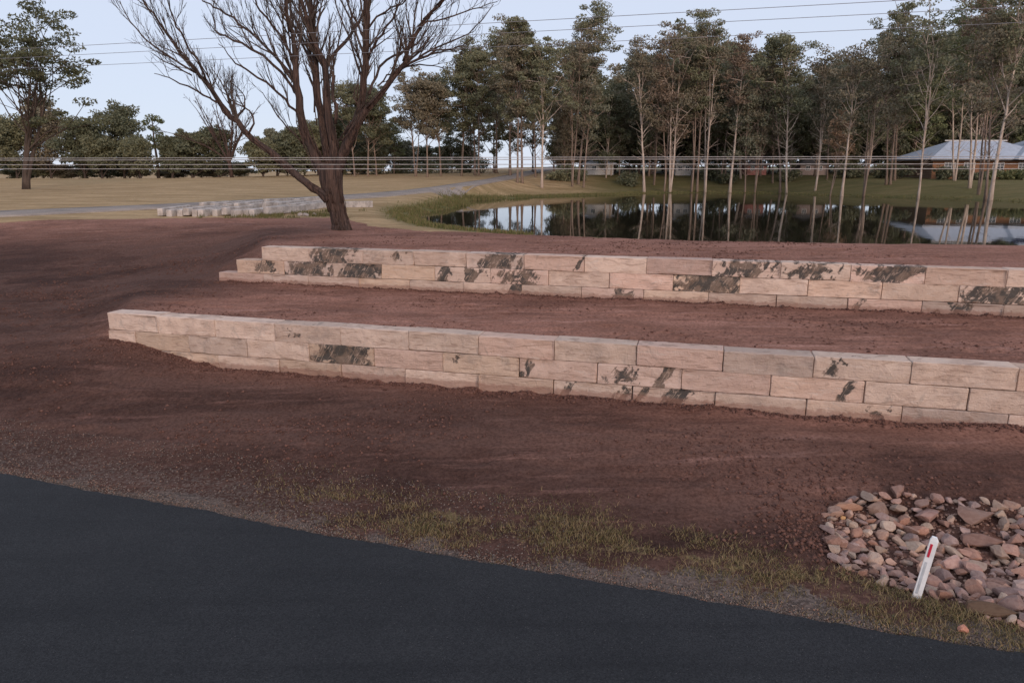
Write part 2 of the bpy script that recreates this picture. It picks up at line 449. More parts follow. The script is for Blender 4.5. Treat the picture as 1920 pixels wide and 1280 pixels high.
M = {
    'land': mat_land(),
    'road': mat_asphalt('road_asphalt', (.008, .0088, .0108), (.0225, .0238, .027)),
    'drive': mat_asphalt('driveway_asphalt', (.2, .172, .155), (.28, .245, .22), .5),
    'stone': mat_sandstone(), 'rock': mat_rock(), 'leaf': mat_leaf(),
    'bark_pale': mat_bark('pale_gum_bark', (.40, .315, .26), (.57, .475, .40), (.3, .22, .18), (3, 3, .6), .25, .02),
    'bark_brown': mat_bark('brown_gum_bark', (.17, .125, .10), (.3, .225, .18), (.21, .15, .125), (4, 4, .5), .4, .03),
    'bark_string': mat_bark('stringy_red_bark', (.038, .027, .024), (.115, .074, .06), (.07, .053, .048), (13, 13, .6), 1.0, .09),
    'bark_dark': mat_bark('dark_bark', (.05, .038, .032), (.1, .075, .062), (.065, .05, .045), (4, 4, .5), .4, .03),
    'verge': mat_blades('verge_grass_blades', (.16, .125, .058), (.26, .19, .105), (.1, .098, .04)),
    'reed': mat_blades('reed_blades', (.075, .09, .03), (.15, .14, .055), (.2, .15, .08)),
    'clod': mat_clod(), 'gravel': mat_gravel(), 'pebble': mat_pebble(), 'water': mat_water(),
    'wire': mat_plain('cable_sheath', (.36, .34, .33), .6, .3),
    'wire_dark': mat_plain('aluminium_conductor', (.2, .2, .22), .5, .4),
    'white': mat_plain('white_plastic', (.78, .78, .78), .5, .4, 0, 9, .12),
    'red': mat_plain('red_reflector', (.55, .03, .06), .35, .6),
    'grey': mat_plain('grey_reflector', (.5, .52, .55), .35, .6),
    'brick': mat_brick('orange_brick', (.25, .115, .055), (.17, .08, .042)),
    'palewall': mat_plain('pale_render', (.6, .58, .56), .8, .2),
    'pinkwall': mat_plain('pink_render', (.5, .22, .19), .8, .2),
    'greywall': mat_plain('grey_brown_brick', (.3, .24, .22), .85, .2),
    'beam': mat_plain('weathered_sandstone', (.47, .42, .385), .9, .15, 0, 3.0, .35, .6),
    'roof': mat_plain('grey_steel_roof', (.42, .46, .53), .5, .4, .1, 2.0, .12),
    'roofdark': mat_plain('dark_tiled_roof', (.12, .115, .12), .7, .3),
    'fascia': mat_plain('dark_fascia', (.06, .055, .055), .6, .3),
    'glass': mat_plain('window_glass', (.03, .035, .04), .08, .6),
    'solar': mat_plain('solar_glass', (.015, .022, .06), .1, .6),
}

# ------------------------------------------------------------------ mesh helpers
def mesh_obj(name, V, Fs, mat, parent=None, smooth=False, kind=None):
    me = bpy.data.meshes.new(name)
    V = np.asarray(V, np.float32)
    if isinstance(Fs, np.ndarray):
        nf, k = Fs.shape
        me.vertices.add(len(V)); me.vertices.foreach_set('co', V.ravel())
        me.loops.add(nf * k); me.loops.foreach_set('vertex_index', Fs.astype(np.int32).ravel())
        me.polygons.add(nf); me.polygons.foreach_set('loop_start', np.arange(0, nf * k, k, dtype=np.int32))
        me.update(calc_edges=True)
    else:
        me.from_pydata([tuple(v) for v in V], [], [tuple(f) for f in Fs])
    if smooth: me.polygons.foreach_set('use_smooth', np.ones(len(me.polygons), bool))
    me.materials.append(mat)
    o = bpy.data.objects.new(name, me)
    COL.objects.link(o)
    if parent is not None: o.parent = parent
    if kind: o['kind'] = kind
    return o

def empty(name, loc, rz=0.0):
    o = bpy.data.objects.new(name, None)
    o.empty_display_size = .2
    COL.objects.link(o); o.location = loc; o.rotation_euler = (0, 0, rz)
    return o

def tag(o, label, cat, group=None):
    o['label'] = label; o['category'] = cat; o['kind'] = 'thing'
    if group: o['group'] = group
    return o

def copy_tree(o, parent=None):
    c = o.copy(); COL.objects.link(c)
    if parent is not None: c.parent = parent
    for ch in o.children: copy_tree(ch, c)
    return c

class MB:
    """collects boxes, prisms and tubes into one mesh"""
    def __init__(s): s.V = []; s.F = []; s.n = 0
    def add(s, V, Fs):
        s.F += [tuple(i + s.n for i in f) for f in Fs]; s.V += [tuple(v) for v in V]; s.n += len(V); return s
    def box(s, x0, x1, y0, y1, z0, z1):
        return s.add([(x0, y0, z0), (x1, y0, z0), (x1, y1, z0), (x0, y1, z0), (x0, y0, z1), (x1, y0, z1), (x1, y1, z1), (x0, y1, z1)],
                     [(3, 2, 1, 0), (4, 5, 6, 7), (0, 1, 5, 4), (1, 2, 6, 5), (2, 3, 7, 6), (3, 0, 4, 7)])
    def tube(s, P, R, sides=6, cap=True):
        P = np.asarray(P, float); n = len(P); R = np.broadcast_to(np.asarray(R, float), (n,))
        T = np.gradient(P, axis=0); T /= np.linalg.norm(T, axis=1)[:, None] + 1e-9
        ref = np.array([0.31, .95, .05]) if abs(T[0][2]) > .5 else np.array([0, 0, 1.0])
        V = []
        for i in range(n):
            u = np.cross(T[i], ref); u /= np.linalg.norm(u) + 1e-9
            v = np.cross(T[i], u)
            for k in range(sides):
                a = 2 * math.pi * k / sides
                V.append(P[i] + R[i] * (math.cos(a) * u + math.sin(a) * v))
        Fs = [(i * sides + k, i * sides + (k + 1) % sides, (i + 1) * sides + (k + 1) % sides, (i + 1) * sides + k) for i in range(n - 1) for k in range(sides)]
        if cap: Fs += [tuple(range(sides))[::-1], tuple((n - 1) * sides + k for k in range(sides))]
        return s.add(V, Fs)
    def build(s, name, mat, parent=None, smooth=False, kind=None):
        return mesh_obj(name, np.array(s.V), s.F, mat, parent, smooth, kind)

def zat(x, y, rough=False):
    return float(land(np.array([float(x)]), np.array([float(y)]), rough)[0])

# ------------------------------------------------------------------ ground sheet
def axis(parts):
    out = []
    for a, b, st in parts: out += list(np.arange(a, b - 1e-6, st))
    return out
def grow(a, st, end, f=1.18):
    r = []
    while a < end: r.append(a); a += st; st *= f
    r.append(end); return r
xs = sorted(set([-v for v in grow(19.0, .2, 3500)] + [round(v, 3) for v in axis([(-19, 14.0, .115)])] + grow(14.0, .2, 3500)))
ys = sorted(set([-v for v in grow(4.0, .8, 300)] + axis([(-4, 6.5, .75), (6.5, 26, .1), (26, 42, .25), (42, 112, .7), (112, 200, 2.5)]) + grow(200, 4, 4500, 1.25)))
xs = np.array(xs); ys = np.array(ys)
GX, GY = np.meshgrid(xs, ys)
fx, fy = GX.ravel(), GY.ravel()
fz = land(fx, fy)
nx, ny = len(xs), len(ys)
ii = (np.arange(ny - 1)[:, None] * nx + np.arange(nx - 1)[None, :]).ravel()
ground = mesh_obj('ground', np.stack([fx, fy, fz], 1), np.stack([ii, ii + 1, ii + nx + 1, ii + nx], 1), M['land'], None, True, 'structure')
E_ = road_e(fx, fy); SDP = pond_sd(fx, fy)
se = np.interp(fx, [a for a, _ in SOIL_EDGE], [b for _, b in SOIL_EDGE])
qq = fx * N2[0] + fy * N2[1]; pp = fx * D2[0] + fy * D2[1]
wob = fbm(fx * .35, fy * .35, 2.0)
grass = sstep(-1.3, 1.3, fy - se + 1.2 * wob)
vg = sstep(.2, .8, E_ + .3 * wob) * sstep(2.3, 1.0, E_) * sstep(-3.8, -1.5, fx) * sstep(8.0, 5.0, fx)
grass = np.maximum(grass, .40 * vg)
grass = np.maximum(grass, sstep(-7.5, -9.5, E_))
gravel = sstep(.5, .0, E_ + .5 * wob + .35 * fbm(fx * 2.2, fy * 2.2, 3.0, 2)) * sstep(-.5, 0, E_) + sstep(2.9, .8, E_ + .6 * wob) * sstep(.1, .5, E_) * (.1 + .34 * sstep(1.0, -5, fx))
green = np.maximum(sstep(3.2, .6, SDP) * .95, sstep(66, 78, fy) * sstep(4, 16, fx) * .85)
green = np.maximum(green, .25 * sstep(62, 66, fy) * sstep(-16, -8, fx) * sstep(10, 2, SDP))
green = np.maximum(green, .3 * vg)
dark = sstep(17.5, 14.5, qq) * (1.0 - .35 * sstep(-2, 5, fx) * sstep(2, 4, E_))  # moist lower soil is darker; brighter light to the right also painted in
dark = np.maximum(dark, 1.0 * sstep(-14.5, -19, pp) * sstep(41, 31, fy))  # left soil darkened too, a lens vignette painted into its colour
dark = np.maximum(dark, sstep(1.4, .2, seg_dist(fx, fy, np.array([(4.6, 10.5), (5.4, 10.6)]), False)))
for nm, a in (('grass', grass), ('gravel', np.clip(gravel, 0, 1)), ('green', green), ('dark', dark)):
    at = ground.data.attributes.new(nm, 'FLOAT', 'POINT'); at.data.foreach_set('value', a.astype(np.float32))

# ------------------------------------------------------------------ road, driveway, pond
def strip(name, L, R, mat, cross=2, skirt=.06):
    L = np.asarray(L, float); R = np.asarray(R, float); n = len(L)
    V = []
    for k in range(cross + 1):
        t = k / cross
        V.append(L * (1 - t) + R * t)
    rows = [L - (0, 0, skirt)] + V + [R - (0, 0, skirt)]
    A = np.concatenate(rows); Fs = []
    for r in range(len(rows) - 1):
        for i in range(n - 1): Fs.append((r * n + i, r * n + i + 1, (r + 1) * n + i + 1, (r + 1) * n + i))
    return mesh_obj(name, A, Fs, mat, None, False, 'structure')

rx = np.arange(-60, 40.01, .06)
ry = np.interp(rx, ROAD[:, 0], ROAD[:, 1])
ry = ry + .07 * fbm(rx * 1.3, 0 * rx, 1.0) + .045 * fbm(rx * 7, 0 * rx, 2.0)
strip('road', np.stack([rx, ry, 0 * rx + .018], 1), np.stack([rx - 1.9, ry - 6.9, 0 * rx + .03], 1), M['road'], 6)

near = np.array([(-75, 18), (-45, 33), (-29.6, 41.9), (-23.4, 48.1), (-13.4, 57), (-10.6, 60.3), (-8, 66), (-5.4, 74), (-3.2, 84), (-.3, 96), (2.2, 110), (5.5, 130), (9, 150), (13, 175)], float)
far_ = np.array([(-78, 23), (-48, 38.5), (-32.7, 46.3), (-25.3, 52.2), (-15.5, 62.2), (-12.9, 66), (-10.4, 71), (-8.2, 78), (-6.2, 87), (-3.6, 97), (-1.2, 112), (2.0, 131), (5.5, 151), (9.5, 176)], float)
def resample(P, n):
    t = np.arange(len(P)); u = np.linspace(0, len(P) - 1, n)
    k = np.array([np.interp(u, t, P[:, i]) for i in (0, 1)]).T
    for _ in range(6): k[1:-1] = (k[:-2] + 2 * k[1:-1] + k[2:]) / 4
    return k
dn, df = resample(near, 160), resample(far_, 160)
drv = []
for t in (0, .25, .5, .75, 1):
    c = dn * (1 - t) + df * t
    drv.append(np.column_stack([c, land(c[:, 0], c[:, 1], False) + .05 + .04 * (1 - (2 * t - 1) ** 2)]))
A = np.concatenate([drv[0] - (0, 0, .15)] + drv + [drv[-1] - (0, 0, .15)])
n_ = 160
mesh_obj('driveway', A, [(r * n_ + i, r * n_ + i + 1, (r + 1) * n_ + i + 1, (r + 1) * n_ + i) for r in range(6) for i in range(n_ - 1)], M['drive'], None, True, 'structure')

cen = POND.mean(0)
ring = []
for i in range(len(POND)):
    a, b, c = POND[i - 1], POND[i], POND[(i + 1) % len(POND)]
    d = (c - a) / np.linalg.norm(c - a)
    ring.append(b + np.array([d[1], -d[0]]) * (-1.0))
ring = np.array(ring)
if abs(np.sum(ring[:, 0] * np.roll(ring[:, 1], -1) - np.roll(ring[:, 0], -1) * ring[:, 1])) < abs(np.sum(POND[:, 0] * np.roll(POND[:, 1], -1) - np.roll(POND[:, 0], -1) * POND[:, 1])):
    ring = 2 * POND - ring
mesh_obj('water', [(x, y, ZW) for x, y in ring], [tuple(range(len(ring)))], M['water'], None, False, 'structure')

# ------------------------------------------------------------------ sandstone block walls
def ticks(L, st, r=.03):
    n = max(2, int(round((L - 2 * r) / st)))
    return np.concatenate([[0, r * .35], np.linspace(r, L - r, n + 1), [L - r * .35, L]])

def block_mesh(L, Dp, Hh, seed, st=.085, amp=.02, face=1.0):
    tx, ty, tz = ticks(L, st), ticks(Dp, st * 1.4), ticks(Hh, st)
    nx_, ny_, nz_ = len(tx), len(ty), len(tz)
    idx = {}; V = []
    def vid(i, j, k):
        key = (i, j, k)
        if key not in idx:
            idx[key] = len(V); V.append((tx[i] - L / 2, ty[j], tz[k]))
        return idx[key]
    Fs = []
    for i in range(nx_ - 1):
        for k in range(nz_ - 1):
            Fs.append((vid(i, 0, k), vid(i + 1, 0, k), vid(i + 1, 0, k + 1), vid(i, 0, k + 1)))
            Fs.append((vid(i, ny_ - 1, k), vid(i, ny_ - 1, k + 1), vid(i + 1, ny_ - 1, k + 1), vid(i + 1, ny_ - 1, k)))
        for j in range(ny_ - 1):
            Fs.append((vid(i, j, nz_ - 1), vid(i + 1, j, nz_ - 1), vid(i + 1, j + 1, nz_ - 1), vid(i, j + 1, nz_ - 1)))
            Fs.append((vid(i, j, 0), vid(i, j + 1, 0), vid(i + 1, j + 1, 0), vid(i + 1, j, 0)))
    for j in range(ny_ - 1):
        for k in range(nz_ - 1):
            Fs.append((vid(0, j, k), vid(0, j, k + 1), vid(0, j + 1, k + 1), vid(0, j + 1, k)))
            Fs.append((vid(nx_ - 1, j, k), vid(nx_ - 1, j + 1, k), vid(nx_ - 1, j + 1, k + 1), vid(nx_ - 1, j, k + 1)))
    V = np.array(V)
    half = np.array([L / 2, Dp / 2, Hh / 2]); c = np.array([0, Dp / 2, Hh / 2])
    Q = V - c
    s = seed * 7.13
    wear = .024 + .034 * fbm(V[:, 0] * 2.2 + s, V[:, 1] * 2.2, V[:, 2] * 2.2 + s, 3)
    r = np.clip(wear, .007, .06)[:, None]
    inner = np.clip(Q, -(half - r), half - r)
    d = Q - inner
    ln = np.linalg.norm(d, axis=1)[:, None] + 1e-9
    nrm = d / ln
    Q2 = inner + nrm * r
    f = fbm(V[:, 0] * 2.1 + s, V[:, 1] * 3 + 3.1, V[:, 2] * 3.2 + s, 4)
    fc = np.abs(fbm(V[:, 0] * 1.3 - s, V[:, 1] * 2.0, V[:, 2] * 2.6 - s, 3))
    front = np.clip(-nrm[:, 1], 0, 1)
    side = np.clip(np.abs(nrm[:, 0]), 0, 1)
    a = amp * (front * face * 1.5 + (1 - front) * .45)
    off = a * f - amp * 1.6 * face * front * fc
    off = np.where(side > .6, np.minimum(off, 0) * .5, off)
    off = np.where(nrm[:, 2] < -.6, np.minimum(off, 0) * .3, off)
    Q2 = Q2 + nrm * off[:, None]
    return Q2 + c, Fs

WL = {
 'L': [(1.31, [-16.46, -14.76, -12.86, -11.0, -9.06, -7.14, -5.26, -3.34, -1.37, .59, 2.52, 4.47, 6.48, 8.5, 10.45, 12.4]),
       (.81, [-16.47, -15.55, -13.76, -11.9, -10.01, -8.12, -6.21, -4.22, -2.28, -.31, 1.65, 3.6, 5.63, 7.6, 9.6, 11.5]),
       (.31, [-16.48, -14.4, -12.82, -10.93, -9.07, -7.24, -5.27, -3.35, -1.43, .47, 2.44, 4.39, 6.41, 8.4, 10.4, 12.4])],
 'U': [(2.59, [-15.58, -13.65, -11.52, -9.61, -7.72, -5.7, -3.69, -1.7, .3, 2.3, 4.25, 6.23, 8.31, 10.3, 12.3, 14.3]),
       (2.09, [-16.64, -14.68, -12.69, -10.83, -8.84, -6.84, -4.87, -2.87, -.85, 1.15, 3.11, 5.14, 7.15, 9.2, 11.2, 13.2]),
       (1.59, [-17.47, -15.54, -13.72, -11.71, -9.78, -7.79, -5.77, -3.76, -1.75, .24, 2.25, 4.25, 6.24, 8.33, 10.4, 12.4])],
}
# weathered patches: (wall, course, from, to, darkness) in metres along the wall
STAINS = [('L', 1, -9.9, -8.15, .85), ('L', 1, -6.2, -5.75, .45), ('L', 1, -4.22, -3.8, .7), ('L', 1, -2.28, -1.15, .5), ('L', 1, -.95, -.55, .8),
          ('L', 2, -3.3, -2.85, .5), ('L', 2, -1.95, -1.1, .75), ('L', 2, -.85, -.1, .7), ('L', 0, 2.55, 3.3, .45), ('L', 1, 3.0, 3.42, .6), ('L', 2, 3.3, 4.35, .4),
          ('L', 0, -11.0, -9.9, .3), ('L', 0, -14.9, -14.5, .35),
          ('U', 0, -13.6, -11.9, .85), ('U', 0, -10.7, -9.75, .45), ('U', 0, -7.3, -5.75, .8), ('U', 0, -4.05, -3.75, .85), ('U', 0, .38, 2.2, .8),
          ('U', 0, 2.35, 3.9, .7), ('U', 0, 4.3, 6.2, .75), ('U', 1, -16.3, -14.75, .55), ('U', 1, -14.65, -12.75, .8), ('U', 1, -12.4, -10.85, .95),
          ('U', 1, -8.8, -8.2, .8), ('U', 1, -8.1, -6.9, .7), ('U', 1, -6.75, -5.2, .75), ('U', 1, -.85, 1.1, .95), ('U', 1, 7.2, 9.1, .85),
          ('U', 2, -6.3, -5.8, 1.0), ('U', 2, -3.0, -1.85, .6), ('U', 2, 4.28, 4.7, .5), ('U', 2, 6.5, 7.7, .6)]
rg = random.Random(5)
WALL_LABEL = {'L': 'lower sandstone block retaining wall, the long one nearest the road',
              'U': 'upper sandstone block retaining wall with stepped end, in front of the pond'}
for key, q0 in (('L', QL), ('U', QU)):
    base = np.array([0, 0]) + D2 * (-2) + N2 * q0
    wall = empty('stone_retaining_wall', (0, 0, 0))
    tag(wall, WALL_LABEL[key], 'stone wall', 'sandstone block walls')
    wall['kind'] = 'thing'
    for ci, (zb, J) in enumerate(WL[key]):
        for bi in range(len(J) - 1):
            a, b = J[bi], J[bi + 1]
            L = b - a - .004 - rg.random() ** 2 * .02
            Dp = .56 + rg.uniform(-.02, .03)
            V, Fs = block_mesh(L, Dp, .49, rg.random() * 50, .07 if key == 'L' else .09, .032)
            o = mesh_obj('stone_block', V, Fs, M['stone'], wall, True)
            pc = (a + b) / 2
            qo = q0 + rg.uniform(-.018, .018) + (.012, .0, -.02)[ci]
            w = D2 * pc + N2 * qo
            o.location = (w[0], w[1], zb + (rg.uniform(-.012, .012) if ci == 0 else rg.uniform(-.004, .002)))
            o.rotation_euler = (0, rg.uniform(-.003, .003), -WALL_ROT + rg.uniform(-.009, .009))
            k = 0
            for (wk, wc, s0, s1, dk) in STAINS:
                if wk == key and wc == ci and s1 > a and s0 < b and k < 2:
                    s0c, s1c = max(s0, a), min(s1, b)
                    nm = 'ab'[k]; k += 1
                    o['stain_%s_at' % nm] = (s0c + s1c) / 2 - pc - .1
                    o['stain_%s_half' % nm] = max(.03, (s1c - s0c) / 2 - .06)
                    o['stain_%s_dark' % nm] = dk
            o['mud'] = 1.0 if ci == 2 else 0.0

# ------------------------------------------------------------------ spare stone beams laid out by the driveway
beam_meshes = []
for k in range(5):
    V, Fs = block_mesh(3.7 + .2 * k, .33, .42, 80 + k * 3.3, .16, .02, .6)
    V[:, 1] -= .18
    me = mesh_obj('stone_beam', V, Fs, M['beam'], None, True); beam_meshes.append(me.data); bpy.data.objects.remove(me)
BEAMS = [(-20.6, 42.4, 88), (-20.05, 42.3, 86), (-19.5, 42.5, 87), (-19.05, 42.3, 85), (-18.6, 42.4, 88), (-18.15, 42.2, 86), (-17.5, 42.6, 80), (-16.9, 42.5, 82), (-16.3, 42.3, 70), (-15.65, 42.6, 76), (-15.1, 42.0, 84), (-14.5, 42.6, 72),
         (-20.2, 47.2, 86), (-19.4, 47.0, 84), (-18.7, 47.3, 86), (-17.9, 47.1, 83), (-17.1, 47.2, 78), (-16.2, 47.4, 74), (-15.3, 47.0, 80), (-14.4, 46.8, 78), (-13.5, 46.6, 74), (-17.5, 51.5, 76), (-15.5, 51.8, 72), (-10.6, 49.6, 10)]
for k, (x, y, az) in enumerate(BEAMS):
    o = bpy.data.objects.new('stone_beam', beam_meshes[k % 5]); COL.objects.link(o)
    last = k == len(BEAMS) - 1
    rz = math.radians(az + rg.uniform(-1.5, 1.5))
    L = 3.7 + .2 * (k % 5)
    cx, cy = (x + math.cos(rz) * L / 2, y + math.sin(rz) * L / 2) if not last else (x, y)
    o.location = (cx, cy, zat(cx, cy) - .04 + rg.uniform(-.05, .08)); o.rotation_euler = (rg.uniform(-.03, .03), rg.uniform(-.02, .02), rz)
    if last: o.scale = (.5, 1, 1)
    row = 'front' if k < 12 else 'back'
    lab = 'pale sandstone beam lying in the %s row of spare beams by the driveway' % row
    if k == 0: lab = 'outermost pale sandstone beam at the far left of the row by the driveway'
    if k == 10: lab = 'sandstone beam pulled a little forward out of the front row of beams'
    if last: lab = 'single grey sandstone beam lying crosswise just behind the bare tree trunk'
    tag(o, lab, 'stone beam', 'spare sandstone beams on the grass')
# loose broken stones by the beams
def rock_mesh(seed, sub=2, boxy=0.0):
    import bmesh
    bm = bmesh.new(); bmesh.ops.create_icosphere(bm, subdivisions=sub, radius=1)
    V = np.array([v.co[:] for v in bm.verts]); Fs = np.array([[v.index for v in f.verts] for f in bm.faces]); bm.free()
    if boxy: V = V / (np.abs(V).max(1)[:, None] ** boxy)
    r = np.random.RandomState(seed)
    for _ in range(13):
        n = r.normal(size=3); n /= np.linalg.norm(n); d = r.uniform(.42, .85)
        h = V @ n; over = np.maximum(0, h - d)
        V = V - n[None, :] * over[:, None] * .96
    V = V * (1 + .06 * fbm(V[:, 0] * 2 + seed, V[:, 1] * 2, V[:, 2] * 2, 2))[:, None]
    return V, Fs
ROCKS = []
for k in range(14):
    V, Fs = rock_mesh(k + 3, 2, .0 if k < 5 else .75)
    o = mesh_obj('rock', V, Fs, M['rock'], None, True); o.data.set_sharp_from_angle(angle=math.radians(24)); ROCKS.append(o.data); bpy.data.objects.remove(o)
def rock(x, y, z, sx, sy, sz, tint, label, group=None, k=None, rz=None, tilt=.35):
    o = bpy.data.objects.new('rock', ROCKS[rg.randrange(14) if k is None else k]); COL.objects.link(o)
    o.location = (x, y, z); o.scale = (sx, sy, sz)
    o.rotation_euler = (rg.uniform(-tilt, tilt), rg.uniform(-tilt, tilt), rg.uniform(0, 6.28) if rz is None else rz)
    o['tint'] = tint
    return tag(o, label, 'rock', group)
for (x, y, s) in ((-12.1, 42.5, .26), (-11.7, 43.0, .2), (-12.5, 42.9, .2)):
    rock(x, y, zat(x, y) + s * .3, s, s * .8, s * .7, (.42, .35, .3), 'small broken pale stone in the grass between beams and bare tree', 'broken stones by the beams')

# ------------------------------------------------------------------ rock-lined swale by the road
RP = np.array([(5.25, 11.15), (6.2, 11.7), (7.1, 11.55), (8.0, 11.3), (8.95, 11.0), (8.6, 9.8), (8.0, 8.6), (7.3, 7.95), (6.75, 8.25), (6.3, 8.35), (6.25, 8.75), (5.6, 9.2), (4.95, 9.7), (5.1, 10.35)])
TINTS = [(.37, .225, .175), (.33, .20, .16), (.42, .27, .205), (.30, .2, .175), (.40, .285, .22), (.46, .34, .26), (.36, .2, .145), (.31, .22, .195)]
pts = []
rr = np.random.RandomState(11)
tries = 0
while len(pts) < 292 and tries < 30000:
    tries += 1
    x, y = rr.uniform(5, 9.4), rr.uniform(7.6, 11.8)
    if not inside(np.array([x]), np.array([y]), RP)[0]: continue
    s = .075 + .085 * rr.rand() ** 2.0 * (1 - tries / 34000)
    if all((x - a) ** 2 + (y - b) ** 2 > (.56 * (s + c)) ** 2 for a, b, c in pts): pts.append((x, y, s))
SLABS = [(5.75, 11.35, .34, .13, .09, (.33, .19, .13), 'long flat orange-brown slab lying at the head of the rock swale', .1),
         (6.3, 11.25, .28, .16, .12, (.24, .16, .125), 'brown rounded slab just behind the flat orange slab', .5),
         (7.0, 11.05, .32, .2, .12, (.33, .2, .165), 'broad reddish slab at the back of the rock swale', -.1),
         (7.75, 10.95, .42, .26, .17, (.235, .15, .12), 'largest dark brown boulder half buried at the back of the swale', -.15),
         (7.6, 10.45, .34, .15, .11, (.23, .135, .105), 'dark red-brown slab just in front of the largest boulder', -.1),
         (6.85, 9.98, .24, .16, .13, (.43, .28, .24), 'large pale pink angular rock left of the white post top', .4),
         (7.55, 9.2, .27, .18, .14, (.4, .29, .25), 'large pinkish wedge rock near the right edge of the swale', -.2),
         (6.5, 8.52, .34, .13, .1, (.13, .08, .05), 'dark brown log-like slab at the road end of the swale', -.3)]
for (x, y, a, b, c, tn, lb, rz) in SLABS:
    rock(x, y, zat(x, y) + c * .4, a, b, c * 1.1, tn, lb, 'large slabs in the rock swale', 5 + rg.randrange(9), rz, .1)
for (x, y, s) in pts:
    if any(abs(x - S_[0]) < S_[2] * .75 and abs(y - S_[1]) < S_[3] * .75 for S_ in SLABS): continue
    tn = TINTS[rr.randint(len(TINTS))]; f = rr.uniform(.75, 1.25)
    tn = tuple(c * f for c in tn)
    pale = sum(tn) > .98
    zone = 'at the soil end' if y > 10.4 else ('left of the white post' if x < 5.95 + (y - 9) * .25 else ('at the road end' if y < 8.9 else 'right of the white post'))
    lab = ('pale cream rock ' if pale else ('small pinkish brown rock ' if s < .11 else 'larger pinkish brown rock ')) + zone + ' of the roadside swale' if 'end' in zone else ('pale cream rock ' if pale else ('small pinkish brown rock ' if s < .11 else 'larger pinkish brown rock ')) + zone + ' in the roadside swale'
    rock(x, y, zat(x, y) + s * rr.uniform(.1, .6), s * rr.uniform(1.15, 1.7), s * rr.uniform(.9, 1.25), s * rr.uniform(.55, .85), tn, lab, 'rocks in the roadside swale')
rock(5.82, 8.1, .05, .11, .07, .06, (.48, .23, .16), 'small orange rock lying alone on the gravel below the swale', None, 3, .4)
rock(5.62, 11.1, zat(5.62, 11.1) + .02, .06, .05, .07, (.5, .3, .14), 'tiny orange-yellow stone propped under the flat orange slab', None, 2, .4)

# ------------------------------------------------------------------ roadside guide post
gp = empty('guide_post', (5.66, 8.9, zat(5.66, 8.9) - .03), math.radians(-38))
tag(gp, 'leaning white roadside guide post with red reflector strip beside the rock swale', 'guide post')
gp.rotation_euler = (math.radians(-1.5), math.radians(7.0), math.radians(-30))
b = MB()
w, d, h = .052, .03, 1.0
prof = [(-w, -d), (w * .9, -d * 1.0), (w, -d * .6), (w, d), (-w, d)]
n5 = len(prof)
V = [(x, y, 0) for x, y in prof] + [(x * .98, y, h - .05) for x, y in prof] + [(x * .55 - .008, y * .8, h) for x, y in prof]
Fs = [(r * n5 + i, r * n5 + (i + 1) % n5, (r + 1) * n5 + (i + 1) % n5, (r + 1) * n5 + i) for r in (0, 1) for i in range(n5)] + [tuple(range(2 * n5, 3 * n5))]
b.add(V, Fs); b.build('post_body', M['white'], gp)
MB().box(-w * .62, -w * .05, -d - .006, -d - .0005, .70, .90).build('reflector', M['red'], gp)
MB().box(-w * .62, -w * .05, -d - .004, -d - .0005, .12, .62).build('grey_strip', M['grey'], gp)

# ------------------------------------------------------------------ clods, gravel, grass
def scatter(name, X, Y, size, base_V, base_F, mat, seed, sink=.3, flat=(.6, 1.0), up=0.0):
    r = np.random.RandomState(seed); n = len(X)
    Z = land(X, Y) + up
    nb = len(base_V)
    a = r.uniform(0, 6.283, n); ca, sa = np.cos(a), np.sin(a)
    sx = size * r.uniform(.8, 1.4, n); sy = size * r.uniform(.7, 1.1, n); sz = size * r.uniform(*flat, n)
    jit = 1 + r.uniform(-.3, .3, (n, nb))
    bx = base_V[None, :, 0] * jit * sx[:, None]; by = base_V[None, :, 1] * jit * sy[:, None]; bz = base_V[None, :, 2] * jit * sz[:, None]
    VX = bx * ca[:, None] - by * sa[:, None] + X[:, None]
    VY = bx * sa[:, None] + by * ca[:, None] + Y[:, None]
    VZ = bz + (Z + sz * (1 - 2 * sink) * .5)[:, None]
    V = np.stack([VX, VY, VZ], 2).reshape(-1, 3)
    Fs = (base_F[None] + (np.arange(n) * nb)[:, None, None]).reshape(-1, 3)
    o = mesh_obj(name, V, Fs, mat, None, False, 'stuff')
    return o
t_ = (1 + 5 ** .5) / 2
ICO_V = np.array([(-1, t_, 0), (1, t_, 0), (-1, -t_, 0), (1, -t_, 0), (0, -1, t_), (0, 1, t_), (0, -1, -t_), (0, 1, -t_), (t_, 0, -1), (t_, 0, 1), (-t_, 0, -1), (-t_, 0, 1)]) / 1.9
ICO_F = np.array([(0, 11, 5), (0, 5, 1), (0, 1, 7), (0, 7, 10), (0, 10, 11), (1, 5, 9), (5, 11, 4), (11, 10, 2), (10, 7, 6), (7, 1, 8), (3, 9, 4), (3, 4, 2), (3, 2, 6), (3, 6, 8), (3, 8, 9), (4, 9, 5), (2, 4, 11), (6, 2, 10), (8, 6, 7), (9, 8, 1)])
OCT_V = np.array([(1, 0, 0), (-1, 0, 0), (0, 1, 0), (0, -1, 0), (0, 0, 1), (0, 0, -1)], float)
OCT_F = np.array([(0, 2, 4), (2, 1, 4), (1, 3, 4), (3, 0, 4), (2, 0, 5), (1, 2, 5), (3, 1, 5), (0, 3, 5)])
rs = np.random.RandomState(3)
def pq(p, q): return p * D2[0] + q * N2[0], p * D2[1] + q * N2[1]
# heaped along the wall feet
X1, Y1 = pq(rs.uniform(-16.6, 10, 2600), 16.4 - np.abs(rs.normal(0, .16, 2600)))
X2, Y2 = pq(rs.uniform(-17.6, 12, 2000), 22.8 - np.abs(rs.normal(0, .12, 2000)))
